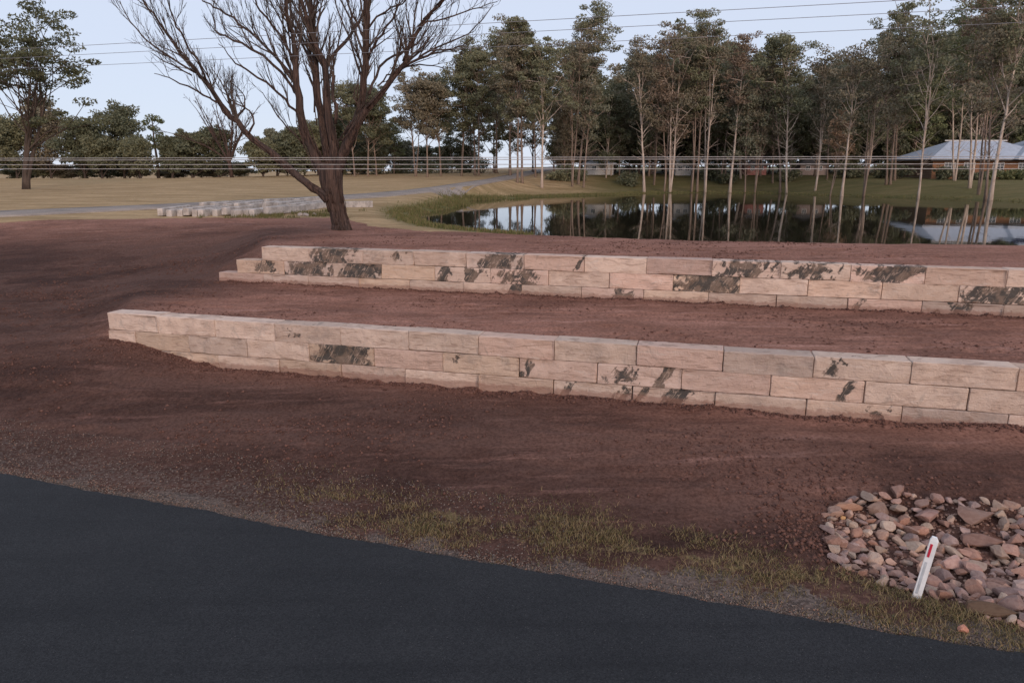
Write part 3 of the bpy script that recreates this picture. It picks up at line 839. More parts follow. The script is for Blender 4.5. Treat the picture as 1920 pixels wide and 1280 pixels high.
# scattered, in patches
CX = rs.uniform(-19, 13, 150000); CY = rs.uniform(9, 31, 150000)
e_ = road_e(CX, CY); q_ = CX * N2[0] + CY * N2[1]
keep = (e_ > 1.6) & ~((q_ > 16.35) & (q_ < 17.1)) & ~((q_ > 22.75) & (q_ < 23.5)) & (pond_sd(CX, CY) > .4)
patch = fbm(CX * .45, CY * .8, 12.0, 3)
keep &= rs.rand(len(CX)) < np.clip((patch + .12) * 1.5, .03, 1) * np.where((q_ > 17) & (CX > -13), .35, 1.0)
CX, CY = CX[keep], CY[keep]
X_ = np.concatenate([X1, X2, CX]); Y_ = np.concatenate([Y1, Y2, CY])
sz = .009 + .042 * rs.rand(len(X_)) ** 4
sz[:4600] = .018 + .04 * rs.rand(4600) ** 2.2
# dark heap by the swale head
X3 = rs.normal(5.0, .55, 900); Y3 = rs.normal(10.6, .55, 900)
X_ = np.concatenate([X_, X3]); Y_ = np.concatenate([Y_, Y3]); sz = np.concatenate([sz, .015 + .04 * rs.rand(900) ** 2])
o = scatter('soil_clods', X_, Y_, sz, OCT_V * .95, OCT_F, M['clod'], 8)
o['label'] = 'red-brown soil clods crumbled over the graded ground and along the wall feet'; o['category'] = 'soil'
gx = rs.uniform(-14, 9, 26000); ge = np.abs(rs.normal(0, .2, 26000)) - .1
gx = np.concatenate([gx, rs.uniform(-14, 1, 9000)]); ge = np.concatenate([ge, rs.uniform(.2, 2.2, 9000)])
gy = np.interp(gx, ROAD[:, 0], ROAD[:, 1]) + ge / .95
o = scatter('gravel', gx, gy, .006 + .014 * rs.rand(len(gx)) ** 2.5, OCT_V, OCT_F, M['gravel'], 9, .2)
o['label'] = 'loose grey gravel along the broken edge of the road'; o['category'] = 'gravel'

ux = rs.uniform(5, 9.4, 4200); uy = rs.uniform(7.7, 11.8, 4200)
kp = inside(ux, uy, RP); ux, uy = ux[kp], uy[kp]
o = scatter('pebbles', ux, uy, .018 + .03 * rs.rand(len(ux)) ** 2, ICO_V, ICO_F, M['pebble'], 19, .3, (.5, .8))
o['label'] = 'small broken stones filling the gaps between the swale rocks'; o['category'] = 'pebbles'

def blades(name, X, Y, hgt, wid, mat, seed, lean=.6, zoff=0.0):
    r = np.random.RandomState(seed); n = len(X)
    Z = land(X, Y) + zoff
    a = r.uniform(0, 6.283, n); l = r.uniform(.1, lean, n) * hgt
    b = r.uniform(0, 6.283, n)
    dx, dy = np.cos(a) * wid, np.sin(a) * wid
    ex, ey = np.cos(b) * l, np.sin(b) * l
    P0 = np.stack([X - dx, Y - dy, Z - .01], 1); P1 = np.stack([X + dx, Y + dy, Z - .01], 1)
    P2 = np.stack([X + dx * .7 + ex * .35, Y + dy * .7 + ey * .35, Z + hgt * .6], 1); P3 = np.stack([X - dx * .7 + ex * .35, Y - dy * .7 + ey * .35, Z + hgt * .6], 1)
    P4 = np.stack([X + ex, Y + ey, Z + hgt], 1)
    V = np.stack([P0, P1, P2, P3, P4], 1).reshape(-1, 3)
    i = np.arange(n) * 5
    Fs = np.concatenate([np.stack([i, i + 1, i + 2], 1), np.stack([i, i + 2, i + 3], 1), np.stack([i + 3, i + 2, i + 4], 1)])
    return mesh_obj(name, V, Fs, mat, None, False, 'stuff')
vx = rs.uniform(-7.0, 6.6, 190000); ve = rs.uniform(.02, 2.8, 190000)
vy = np.interp(vx, ROAD[:, 0], ROAD[:, 1]) + ve / .95
den = sstep(-5.5, -1.2, vx) * np.exp(-((ve - 1.05 - .25 * np.sin(vx)) / .62) ** 2) * sstep(-.35, .2, fbm(vx * 1.3, vy * 1.9, 21.0, 4)) * (.55 + .45 * sstep(-.1, .3, fbm(vx * 5, vy * 5, 23.0, 2))) + .5 * sstep(4.0, 5.2, vx) * sstep(1.7, .6, ve) * sstep(-.4, .2, fbm(vx * 1.5, vy * 1.5, 22.0, 3))
keep = (rs.rand(len(vx)) < den * .95) & ~(inside(vx, vy, RP))
vx, vy = vx[keep], vy[keep]
o = blades('verge_grass', vx, vy, .015 + .085 * rs.rand(len(vx)) ** 2.4, .0035 + .002 * rs.rand(len(vx)), M['verge'], 4, 1.7)
o['label'] = 'dry yellow-green grass on the verge between road and bare soil'; o['category'] = 'grass'
# rough grass and reeds round the pond
t0 = rs.rand(60000) * len(POND); k0 = t0.astype(int); f0 = t0 - k0
A_, B_ = POND[k0], POND[(k0 + 1) % len(POND)]
rp = A_ + (B_ - A_) * f0[:, None]
dv = (B_ - A_) / np.linalg.norm(B_ - A_, axis=1)[:, None]
off = rs.normal(.5, .55, len(rp))
nrm = np.stack([dv[:, 1], -dv[:, 0]], 1)
mid_in = inside((rp + nrm * .3)[:, 0], (rp + nrm * .3)[:, 1], POND)
rp = rp + np.where(mid_in, -1, 1)[:, None] * nrm * off[:, None]
left = (rp[:, 0] < 1.0) | (rp[:, 1] > 70)
keep = left & (rs.rand(len(rp)) < np.where(rp[:, 0] > 20, .35, 1.0)) & (fbm(rp[:, 0] * .8, rp[:, 1] * .8, 4.0, 2) > -.3)
rp = rp[keep]
hh = (.06 + .2 * rs.rand(len(rp)) ** 2) * np.where((rp[:, 1] > 56) & (rp[:, 0] < 2), 1.6, 1.0)
o = blades('reeds', rp[:, 0], rp[:, 1], hh, .012 + .012 * rs.rand(len(rp)), M['reed'], 6, .5)
o['label'] = 'rough green grass and reeds fringing the pond'; o['category'] = 'reeds'
# tufts of grass among the beams and at the bare tree
bx_ = rs.uniform(-18, -9, 9000); by_ = rs.uniform(41.3, 46.5, 9000)
keep = fbm(bx_ * .7, by_ * .7, 31.0, 2) > .05
o = blades('grass_tufts', bx_[keep], by_[keep], .08 + .2 * rs.rand(keep.sum()), .012 + 0 * bx_[keep], M['reed'], 16, .6)
o['label'] = 'green grass tufts growing up between the spare stone beams'; o['category'] = 'grass'

# ------------------------------------------------------------------ trees
# limbs of the big bare tree: (x, y, z, radius) in metres from its foot
BARE_LIMBS = [
 [(0.04, 0.0, -0.15, 0.562), (0.01, 0.0, 0.25, 0.46), (-0.13, 0.0, 0.87, 0.409), (-0.28, 0.0, 1.69, 0.485), (-0.37, 0.0, 2.35, 0.588), (-0.28, 0.0, 3.07, 0.588)],
 [(-0.53, 0.0, 2.1, 0.332), (-0.92, -0.16, 3.19, 0.343), (-1.29, -0.32, 4.32, 0.316), (-1.44, -0.48, 5.4, 0.264), (-1.48, -0.64, 6.52, 0.226), (-1.45, -0.78, 7.45, 0.187), (-1.43, -0.95, 8.56, 0.137), (-1.55, -1.13, 9.7, 0.099), (-1.59, -1.34, 11.0, 0.061), (-1.64, -1.5, 11.97, 0.037)],
 [(-0.41, 0.0, 2.47, 0.307), (-0.57, 0.22, 3.67, 0.283), (-0.75, 0.42, 4.76, 0.259), (-0.88, 0.65, 5.96, 0.234), (-0.99, 0.94, 7.51, 0.197), (-1.09, 1.2, 8.94, 0.145), (-1.24, 1.47, 10.36, 0.12), (-1.36, 1.78, 12.01, 0.067), (-1.44, 2.0, 13.18, 0.041)],
 [(-0.21, 0.0, 2.47, 0.332), (-0.21, 0.1, 3.79, 0.307), (-0.3, 0.16, 4.51, 0.282), (-0.36, 0.27, 6.04, 0.257), (-0.43, 0.38, 7.46, 0.22), (-0.81, 0.45, 8.24, 0.194), (-1.11, 0.53, 9.16, 0.156), (-1.41, 0.61, 10.04, 0.117), (-1.55, 0.69, 11.07, 0.078), (-1.63, 0.8, 12.4, 0.039)],
 [(-0.4, 0.7, 7.59, 0.156), (0.02, 1.02, 8.22, 0.145), (0.54, 1.38, 8.85, 0.133), (0.93, 1.69, 9.49, 0.107), (1.28, 1.96, 10.05, 0.095), (1.56, 2.48, 11.27, 0.068), (1.72, 3.0, 12.55, 0.042)],
 [(-0.02, 0.0, 2.71, 0.358), (0.5, -0.11, 4.14, 0.331), (1.0, -0.18, 4.96, 0.292), (1.31, -0.23, 5.58, 0.254), (1.49, -0.33, 6.91, 0.228), (1.64, -0.4, 7.8, 0.215), (1.74, -0.47, 8.67, 0.176), (1.8, -0.57, 9.92, 0.138), (1.78, -0.68, 11.17, 0.088), (1.83, -0.8, 12.58, 0.037)],
 [(0.18, 0.0, 3.19, 0.332), (0.77, -0.38, 4.41, 0.303), (1.34, -0.64, 5.16, 0.251), (1.94, -0.88, 5.75, 0.212), (2.81, -1.22, 6.56, 0.172), (3.38, -1.45, 7.08, 0.159), (3.63, -1.63, 7.59, 0.134), (3.8, -1.77, 8.0, 0.121), (4.19, -2.01, 8.63, 0.108), (4.74, -2.25, 9.12, 0.084), (5.26, -2.46, 9.52, 0.071), (5.72, -2.71, 10.07, 0.047), (6.08, -3.0, 10.78, 0.023)],
 [(3.43, -1.8, 7.03, 0.109), (4.18, -2.3, 7.32, 0.095), (5.03, -2.86, 7.57, 0.07), (5.61, -3.23, 7.6, 0.058), (6.13, -3.56, 7.63, 0.034), (6.67, -4.0, 7.91, 0.023)],
 [(4.17, -2.2, 7.34, 0.084), (4.53, -2.29, 7.6, 0.072), (5.44, -2.48, 7.88, 0.059), (6.35, -2.68, 8.26, 0.047), (6.9, -2.84, 8.74, 0.035), (7.35, -3.0, 9.31, 0.023)],
 [(3.31, -1.8, 6.97, 0.085), (3.86, -1.54, 7.22, 0.061), (4.4, -1.31, 7.21, 0.049), (5.11, -1.0, 7.14, 0.025)],
 [(4.23, -2.4, 8.55, 0.071), (4.54, -2.08, 8.78, 0.06), (5.15, -1.51, 8.99, 0.061), (6.02, -0.71, 9.47, 0.05), (6.69, -0.13, 9.76, 0.038), (7.43, 0.5, 10.11, 0.026)],
 [(1.68, -0.4, 6.09, 0.114), (1.88, 0.14, 6.9, 0.103), (2.05, 0.48, 7.4, 0.104), (2.67, 0.97, 7.82, 0.092), (3.24, 1.42, 8.23, 0.08), (3.82, 1.94, 8.83, 0.054), (4.28, 2.5, 9.64, 0.041)],
 [(2.08, -0.4, 6.43, 0.063), (2.37, 0.36, 6.97, 0.065), (2.77, 1.02, 7.29, 0.053), (3.17, 1.8, 7.82, 0.04)],
 [(-0.5, -0.3, 1.4, 0.279), (-0.85, -0.39, 1.8, 0.278), (-1.36, -0.5, 2.18, 0.252), (-2.01, -0.66, 2.76, 0.238), (-2.74, -0.85, 3.53, 0.224), (-3.57, -1.05, 4.22, 0.198), (-4.16, -1.22, 4.89, 0.185), (-4.43, -1.31, 5.22, 0.172), (-4.75, -1.46, 5.92, 0.147), (-5.13, -1.61, 6.56, 0.134), (-5.49, -1.71, 6.92, 0.109), (-5.93, -1.88, 7.62, 0.097), (-6.44, -2.07, 8.32, 0.084), (-6.78, -2.25, 9.08, 0.06), (-7.06, -2.37, 9.54, 0.048), (-7.23, -2.5, 10.11, 0.036)],
 [(-5.09, -1.7, 6.55, 0.097), (-5.06, -1.89, 6.98, 0.084), (-5.41, -2.27, 7.67, 0.083), (-5.62, -2.59, 8.27, 0.071), (-5.7, -2.84, 8.76, 0.059), (-5.68, -3.15, 9.37, 0.046), (-5.52, -3.5, 10.07, 0.023)],
 [(-5.41, -1.9, 6.83, 0.084), (-6.11, -1.78, 7.23, 0.073), (-6.61, -1.68, 7.56, 0.073), (-7.35, -1.55, 8.05, 0.061), (-7.99, -1.42, 8.61, 0.049), (-8.41, -1.29, 9.26, 0.037), (-8.64, -1.2, 9.79, 0.025)],
 [(-4.64, -1.5, 5.65, 0.085), (-4.83, -1.71, 5.68, 0.073), (-5.02, -2.03, 5.91, 0.072), (-5.49, -2.66, 6.16, 0.059), (-5.79, -3.12, 6.38, 0.046), (-6.07, -3.52, 6.5, 0.034), (-6.27, -3.8, 6.57, 0.023)],
 [(-5.58, -1.9, 6.72, 0.06), (-6.64, -1.37, 7.2, 0.049), (-7.24, -1.07, 7.5, 0.037), (-7.75, -0.8, 7.8, 0.025)],
 [(-4.13, -1.3, 4.95, 0.111), (-4.01, -0.91, 5.25, 0.099), (-3.89, -0.33, 5.75, 0.051), (-4.21, 0.2, 6.26, 0.039), (-5.07, 1.0, 6.82, 0.026)],
 [(-3.63, -1.2, 4.32, 0.099), (-3.33, -1.05, 4.79, 0.074), (-3.53, -0.89, 5.37, 0.062), (-4.29, -0.69, 5.68, 0.05), (-4.67, -0.56, 6.01, 0.038), (-5.17, -0.39, 6.43, 0.038), (-5.35, -0.2, 7.13, 0.025)],
 [(-1.56, -0.2, 5.19, 0.114), (-1.7, -0.33, 5.39, 0.101), (-2.02, -0.66, 5.86, 0.1), (-2.61, -1.17, 6.48, 0.086), (-3.33, -1.71, 6.96, 0.073), (-3.65, -1.97, 7.2, 0.06), (-3.81, -2.21, 7.55, 0.036), (-4.07, -2.5, 7.88, 0.024)],
 [(-1.59, -0.3, 6.1, 0.127), (-1.71, -0.33, 6.32, 0.114), (-2.19, -0.45, 7.08, 0.113), (-2.82, -0.56, 7.69, 0.101), (-3.84, -0.71, 8.23, 0.088), (-4.35, -0.78, 8.46, 0.075), (-4.8, -0.84, 8.62, 0.062), (-4.85, -0.92, 9.25, 0.037), (-4.67, -1.0, 9.83, 0.025)],
 [(-1.59, -0.4, 6.66, 0.126), (-1.82, -0.29, 6.94, 0.114), (-2.35, -0.05, 7.56, 0.115), (-3.42, 0.37, 8.5, 0.103), (-4.27, 0.71, 9.28, 0.091), (-4.93, 0.93, 9.7, 0.079), (-5.56, 1.13, 10.06, 0.066), (-6.01, 1.28, 10.32, 0.053), (-6.61, 1.5, 10.82, 0.027)],
 [(-1.55, -0.5, 7.43, 0.113), (-1.7, -0.88, 8.05, 0.1), (-2.12, -1.36, 8.68, 0.086), (-2.49, -1.85, 9.34, 0.072), (-2.56, -2.04, 9.61, 0.06), (-2.54, -2.5, 10.31, 0.036)],
 [(-1.62, -0.6, 8.4, 0.075), (-2.09, -0.2, 9.13, 0.063), (-2.73, 0.33, 10.11, 0.052), (-3.04, 0.8, 11.1, 0.026)],
 [(-1.53, -0.1, 3.95, 0.076), (-1.74, -0.28, 4.32, 0.063), (-2.09, -0.49, 4.68, 0.063), (-2.41, -0.73, 5.13, 0.05), (-2.64, -0.99, 5.67, 0.037), (-2.85, -1.2, 6.08, 0.025)],
 [(-0.97, 0.8, 7.26, 0.105), (-1.46, 1.25, 8.02, 0.093), (-1.92, 1.8, 9.04, 0.081), (-2.39, 2.35, 10.08, 0.068), (-2.61, 3.0, 11.39, 0.042)],
 [(-0.94, 1.0, 5.39, 0.131), (-1.22, 1.31, 6.28, 0.133), (-1.29, 1.6, 7.13, 0.12), (-1.41, 1.84, 7.85, 0.108), (-1.55, 2.35, 9.37, 0.096), (-1.33, 2.78, 10.64, 0.069), (-1.23, 3.2, 11.91, 0.042)],
 [(1.63, -0.4, 7.55, 0.114), (2.02, -0.73, 8.05, 0.1), (2.38, -1.06, 8.54, 0.087), (3.08, -1.52, 9.09, 0.073), (3.43, -1.9, 9.64, 0.06), (3.77, -2.5, 10.51, 0.024)],
 [(1.64, -0.4, 8.33, 0.101), (1.17, 0.0, 9.06, 0.089), (0.81, 0.43, 9.92, 0.078), (0.5, 1.02, 11.15, 0.053), (0.32, 1.6, 12.4, 0.027)],
 [(1.73, -0.5, 8.75, 0.088), (2.2, -0.78, 9.28, 0.075), (2.95, -1.07, 9.56, 0.062), (3.82, -1.43, 9.95, 0.049), (4.55, -1.8, 10.48, 0.024)],
 [(1.47, -0.3, 6.67, 0.101), (1.08, -0.0, 7.38, 0.089), (0.86, 0.36, 8.34, 0.077), (0.47, 0.66, 9.07, 0.065), (0.07, 1.03, 10.04, 0.053), (-0.2, 1.4, 11.02, 0.027)],
 [(0.12, -0.6, 4.81, 0.151), (0.26, -0.65, 5.38, 0.15), (0.05, -0.69, 5.72, 0.125), (0.12, -0.8, 6.83, 0.125)],
 [(0.41, -0.8, 4.07, 0.075), (0.95, -0.96, 4.56, 0.074), (1.51, -1.18, 5.34, 0.062), (1.11, -1.35, 5.88, 0.049), (1.44, -1.5, 6.42, 0.037)]]
FRONT_XY = [(0.69, 94.0, 16.1, 0.3, 'b'), (1.31, 94.75, 18.6, -0.1, 'b'), (3.39, 105.75, 14.3, -0.4, 'b'), (3.85, 94.0, 15.8, -0.2, 'p'), (7.98, 96.75, 17.8, 0.8, 'b'), (9.05, 100.0, 21.0, 1.3, 'b'), (9.52, 97.25, 15.1, 0.9, 'b'), (17.76, 98.0, 18.0, -2.1, 'p'), (20.43, 105.25, 16.1, -0.7, 'b'), (20.67, 99.25, 18.7, -1.3, 'b'), (21.37, 98.75, 19.7, -0.6, 'p'), (24.38, 99.25, 21.3, -0.4, 'b'), (25.17, 99.25, 18.7, -0.4, 'b'), (26.13, 98.75, 20.2, 0.5, 'p'), (30.44, 108.75, 14.6, -1.3, 'b'), (30.38, 106.5, 16.8, 0.6, 'b'), (29.31, 98.25, 19.0, 0.8, 'p'), (31.38, 98.25, 11.7, -0.7, 'b'), (32.51, 97.75, 14.9, -0.5, 'b'), (37.47, 105.25, 14.5, -1.1, 'b'), (35.49, 96.5, 17.6, -2.1, 'b'), (35.96, 95.5, 18.5, -1.0, 'p'), (39.64, 95.5, 16.5, -0.8, 'p'), (45.04, 104.75, 13.9, -1.4, 'b'), (39.01, 86.25, 15.6, 0.4, 'p'), (41.0, 85.0, 16.2, -0.6, 'b'), (47.59, 93.0, 16.7, -1.8, 'b'), (47.93, 92.75, 17.3, -0.7, 'b'), (50.37, 96.5, 19.0, -2.1, 'b'), (44.47, 79.75, 17.2, -0.4, 'p'), (55.9, 92.5, 17.9, -1.9, 'p'), (53.38, 85.25, 19.8, -2.2, 'p'), (51.17, 80.0, 19.6, -2.1, 'b'), (48.64, 74.75, 16.6, -2.0, 'b'), (48.44, 73.75, 19.8, -0.1, 'p')]

def grow_twigs(mb, P, R, rs, level, up=.35, spread=.6, dens=1.0, start=.15, lmul=1.0, rmin=.006):
    """side branches that leave a limb, sweep upward and fork again"""
    P = np.asarray(P, float); R = np.asarray(R, float)
    seg = np.linalg.norm(np.diff(P, axis=0), axis=1); cum = np.concatenate([[0], np.cumsum(seg)]); Lt = cum[-1]
    n = max(1, int(Lt * dens * rs.uniform(.8, 1.2)))
    for _ in range(n):
        t = rs.uniform(start, 1.0); s = t * Lt
        k = min(len(seg) - 1, np.searchsorted(cum, s) - 1); k = max(k, 0)
        f = (s - cum[k]) / (seg[k] + 1e-9)
        p = P[k] * (1 - f) + P[k + 1] * f; r = R[k] * (1 - f) + R[k + 1] * f
        d = (P[k + 1] - P[k]) / (seg[k] + 1e-9)
        v = rs.normal(size=3); v -= d * (v @ d); v /= np.linalg.norm(v) + 1e-9
        d = d + v * rs.uniform(.45, 1.0) * spread * 1.5; d[2] += up * .5; d /= np.linalg.norm(d)
        L = lmul * rs.uniform(.6, 1.5) * (.55 + 9 * min(r, .12)) * (1.15 - .5 * t)
        r0 = max(rmin, min(r * .6, .045 * lmul)); m = 5
        Q = [p]; dd = d.copy()
        for j in range(m - 1):
            dd = dd + rs.normal(size=3) * .16; dd[2] += up * .22; dd /= np.linalg.norm(dd)
            Q.append(Q[-1] + dd * L / (m - 1))
        Rr = np.linspace(r0, max(rmin * .6, r0 * .2), m)
        mb.tube(Q, Rr, 4 if r0 > .015 else 3, False)
        if level > 1: grow_twigs(mb, Q, Rr, rs, level - 1, up, spread, dens * 1.45, .2, lmul * .62, rmin)

def smooth_limb(l):
    l = np.asarray(l, float); n = len(l)
    if n < 3: return l
    u = np.linspace(0, n - 1, (n - 1) * 2 + 1)
    out = np.array([np.interp(u, np.arange(n), l[:, i]) for i in range(4)]).T
    k = out.copy(); k[1:-1] = (out[:-2] + 2 * out[1:-1] + out[2:]) / 4
    return k
bare = empty('bare_tree', (-8.10, 34.23, 3.0))
tag(bare, 'big leafless multi-stemmed tree with stringy red-brown bark standing on the bare soil', 'tree')
rs = np.random.RandomState(17)
tr = MB(); br = MB(); tw = MB()
for i, l in enumerate(BARE_LIMBS):
    k = smooth_limb(l)
    if i > 0: k[:, :3] += rs.normal(size=(len(k), 3)) * np.clip(k[:, 3:4] * .6, .01, .05) * np.linspace(0, 1, len(k))[:, None] ** .3
    big = i in (0, 1, 2, 3, 5, 6, 13)
    k[:, 3] *= .92 if i == 0 else (.66 if big else .56)
    (tr if big else br).tube(k[:, :3], k[:, 3], 12 if big else 7, True)
    if i > 0:
        low = .38 if big else .12
        grow_twigs(tw, k[:, :3], k[:, 3], rs, 3, .5, .42, 2.2, low, 1.55, .0072)
# flared foot
tr.tube([(-.0, 0, -.15), (-.0, 0, .12), (-.03, 0, .45)], [.56, .46, .40], 12, True)
trunk = tr.build('trunk', M['bark_string'], bare, True)
br.build('limbs', M['bark_string'], trunk, True)
tw.build('twigs', M['bark_dark'], trunk, True, 'stuff')
# long bark ribbons standing proud of the stems
rb = MB()
for _ in range(170):
    l = smooth_limb(BARE_LIMBS[[0, 0, 1, 2, 3, 5, 6, 13][rs.randint(8)]])
    a = rs.randint(0, max(1, len(l) - 4)); m = rs.randint(3, 5)
    sgm = l[a:a + m]
    an = rs.uniform(math.pi, 2 * math.pi) if rs.rand() < .8 else rs.uniform(0, 6.28)
    o_ = np.array([math.cos(an), math.sin(an), 0])
    P = sgm[:, :3] + o_[None] * (sgm[:, 3:4] * rs.uniform(.9, 1.02)) + rs.normal(size=(len(sgm), 3)) * .02
    rb.tube(P, np.linspace(.035, .015, len(P)) * rs.uniform(.6, 1.4), 4, True)
rb.build('bark_ribbons', M['bark_string'], trunk, True, 'stuff')

def leaves(C, Rr, nl, size, rs, flat=.6, droop=.5, shell=.35):
    """leaf cards filling a set of clumps (centres C, radii Rr)"""
    n = len(C) * nl
    c = np.repeat(C, nl, 0); r = np.repeat(Rr, nl)
    d = rs.normal(size=(n, 3)); d /= np.linalg.norm(d, axis=1)[:, None]
    u = rs.rand(n) ** shell
    pos = c + d * (r * u)[:, None] * np.array([1, 1, flat])[None]
    pos[:, 2] += .12 * r - .25 * r * (u < .5)
    ax = rs.normal(size=(n, 3)); ax[:, 2] -= droop; ax /= np.linalg.norm(ax, axis=1)[:, None]
    sd = np.cross(ax, rs.normal(size=(n, 3))); sd /= np.linalg.norm(sd, axis=1)[:, None]
    L = size * rs.uniform(.7, 1.5, n); Wd = size * rs.uniform(.3, .6, n)
    a = ax * (L / 2)[:, None]; b = sd * (Wd / 2)[:, None]
    V = np.stack([pos - a, pos + b, pos + a, pos - b], 1).reshape(-1, 3)
    i = np.arange(n) * 4
    return V, np.stack([i, i + 1, i + 2, i + 3], 1)

def gum(rs, H, lean=0.0, clear=.42, spread=2.6, stems=1, nb=15, clump=.95, nl=70, leaf=.32, r0=None, sub=2, lowtwigs=8, flat=.6, topheavy=1.0, nofork=False):
    tr = MB(); C = []; Rc = []
    if r0 is None: r0 = .0085 * H + .04
    for st in range(stems):
        az = rs.uniform(0, 6.28)
        out = (0 if stems == 1 else .055 * H) * rs.uniform(.6, 1.2)
        Hs = H * (1 if st == 0 else rs.uniform(.8, .97))
        n = 12; t = np.linspace(0, 1, n)
        wx = np.cumsum(rs.normal(0, .11, n)) * H / 18; wy = np.cumsum(rs.normal(0, .09, n)) * H / 18
        P = np.stack([lean * t ** 1.2 + out * math.cos(az) * t ** .7 + wx * t, out * math.sin(az) * t ** .7 + wy * t, Hs * .97 * t], 1)
        rr0 = r0 * (1 if stems == 1 else .72)
        R = rr0 * (1 - .88 * t ** .9) * (1 + .5 * np.exp(-t * 30))
        P[0, 2] = -.3
        tr.tube(P, R, 7, True)
        k = max(4, nb // stems)
        for b in range(k):
            tb = clear + (.98 - clear) * ((b + rs.rand()) / k) ** .85
            i = min(n - 2, int(tb * (n - 1))); f = tb * (n - 1) - i
            p = P[i] * (1 - f) + P[i + 1] * f; r = R[i] * (1 - f) + R[i + 1] * f
            a = b * 2.4 + rs.uniform(-.6, .6); el = rs.uniform(.55, 1.15) + .25 * tb
            u = (tb - clear) / (1 - clear)
            L = spread * (.65 + .6 * math.sin(math.pi * min(1, .15 + u * .8)) * topheavy) * rs.uniform(.6, 1.15)
            d = np.array([math.cos(a) * math.cos(el), math.sin(a) * math.cos(el), math.sin(el)])
            Q = [p]; dd = d.copy()
            for j in range(4):
                dd = dd + rs.normal(size=3) * .14; dd[2] += .05; dd /= np.linalg.norm(dd); Q.append(Q[-1] + dd * L / 4)
            Q = np.array(Q); Rq = np.linspace(max(.035, r * .6), .022, 5)
            tr.tube(Q, Rq, 5, False)
            C.append(Q[-1]); Rc.append(clump * rs.uniform(.75, 1.3))
            for s_ in range(sub):
                j = rs.randint(2, 4); v = rs.normal(size=3); v[2] = abs(v[2]) * .6; v /= np.linalg.norm(v)
                e = Q[j] + v * L * rs.uniform(.35, .6)
                tr.tube([Q[j], (Q[j] + e) / 2 + rs.normal(size=3) * .1, e], [.04, .03, .018], 3, False)
                C.append(e); Rc.append(clump * rs.uniform(.6, 1.1))
        C.append(P[-1]); Rc.append(clump * 1.1)
        for b in range(lowtwigs // stems):
            tb = rs.uniform(.18, clear + .1); i = int(tb * (n - 1)); p = P[i] + (P[i + 1] - P[i]) * rs.rand()
            a = rs.uniform(0, 6.28); L = rs.uniform(.6, 2.2); el = rs.uniform(.3, 1.0)
            e = p + L * np.array([math.cos(a) * math.cos(el), math.sin(a) * math.cos(el), math.sin(el)])
            tr.tube([p, (p + e) / 2 + rs.normal(size=3) * .08, e], [.03, .02, .01], 3, False)
    V, Fs = leaves(np.array(C), np.array(Rc), nl, leaf, rs, flat)
    return tr, V, Fs

OLIVE, BROWN, GREY, GREEN, RED, DARK = (.155, .162, .102), (.17, .155, .112), (.165, .172, .125), (.15, .168, .085), (.178, .138, .105), (.112, .124, .08)
def place_tree(name, x, y, built, bark, tint, label, group=None, dz=0.0):
    tr, V, Fs = built
    e = tag(empty(name, (x, y, zat(x, y) - .05 + dz)), label, 'tree', group)
    tk = tr.build('trunk', M[bark], e, True)
    cr = mesh_obj('crown', V, Fs, M['leaf'], e); cr['tint'] = tint
    return e

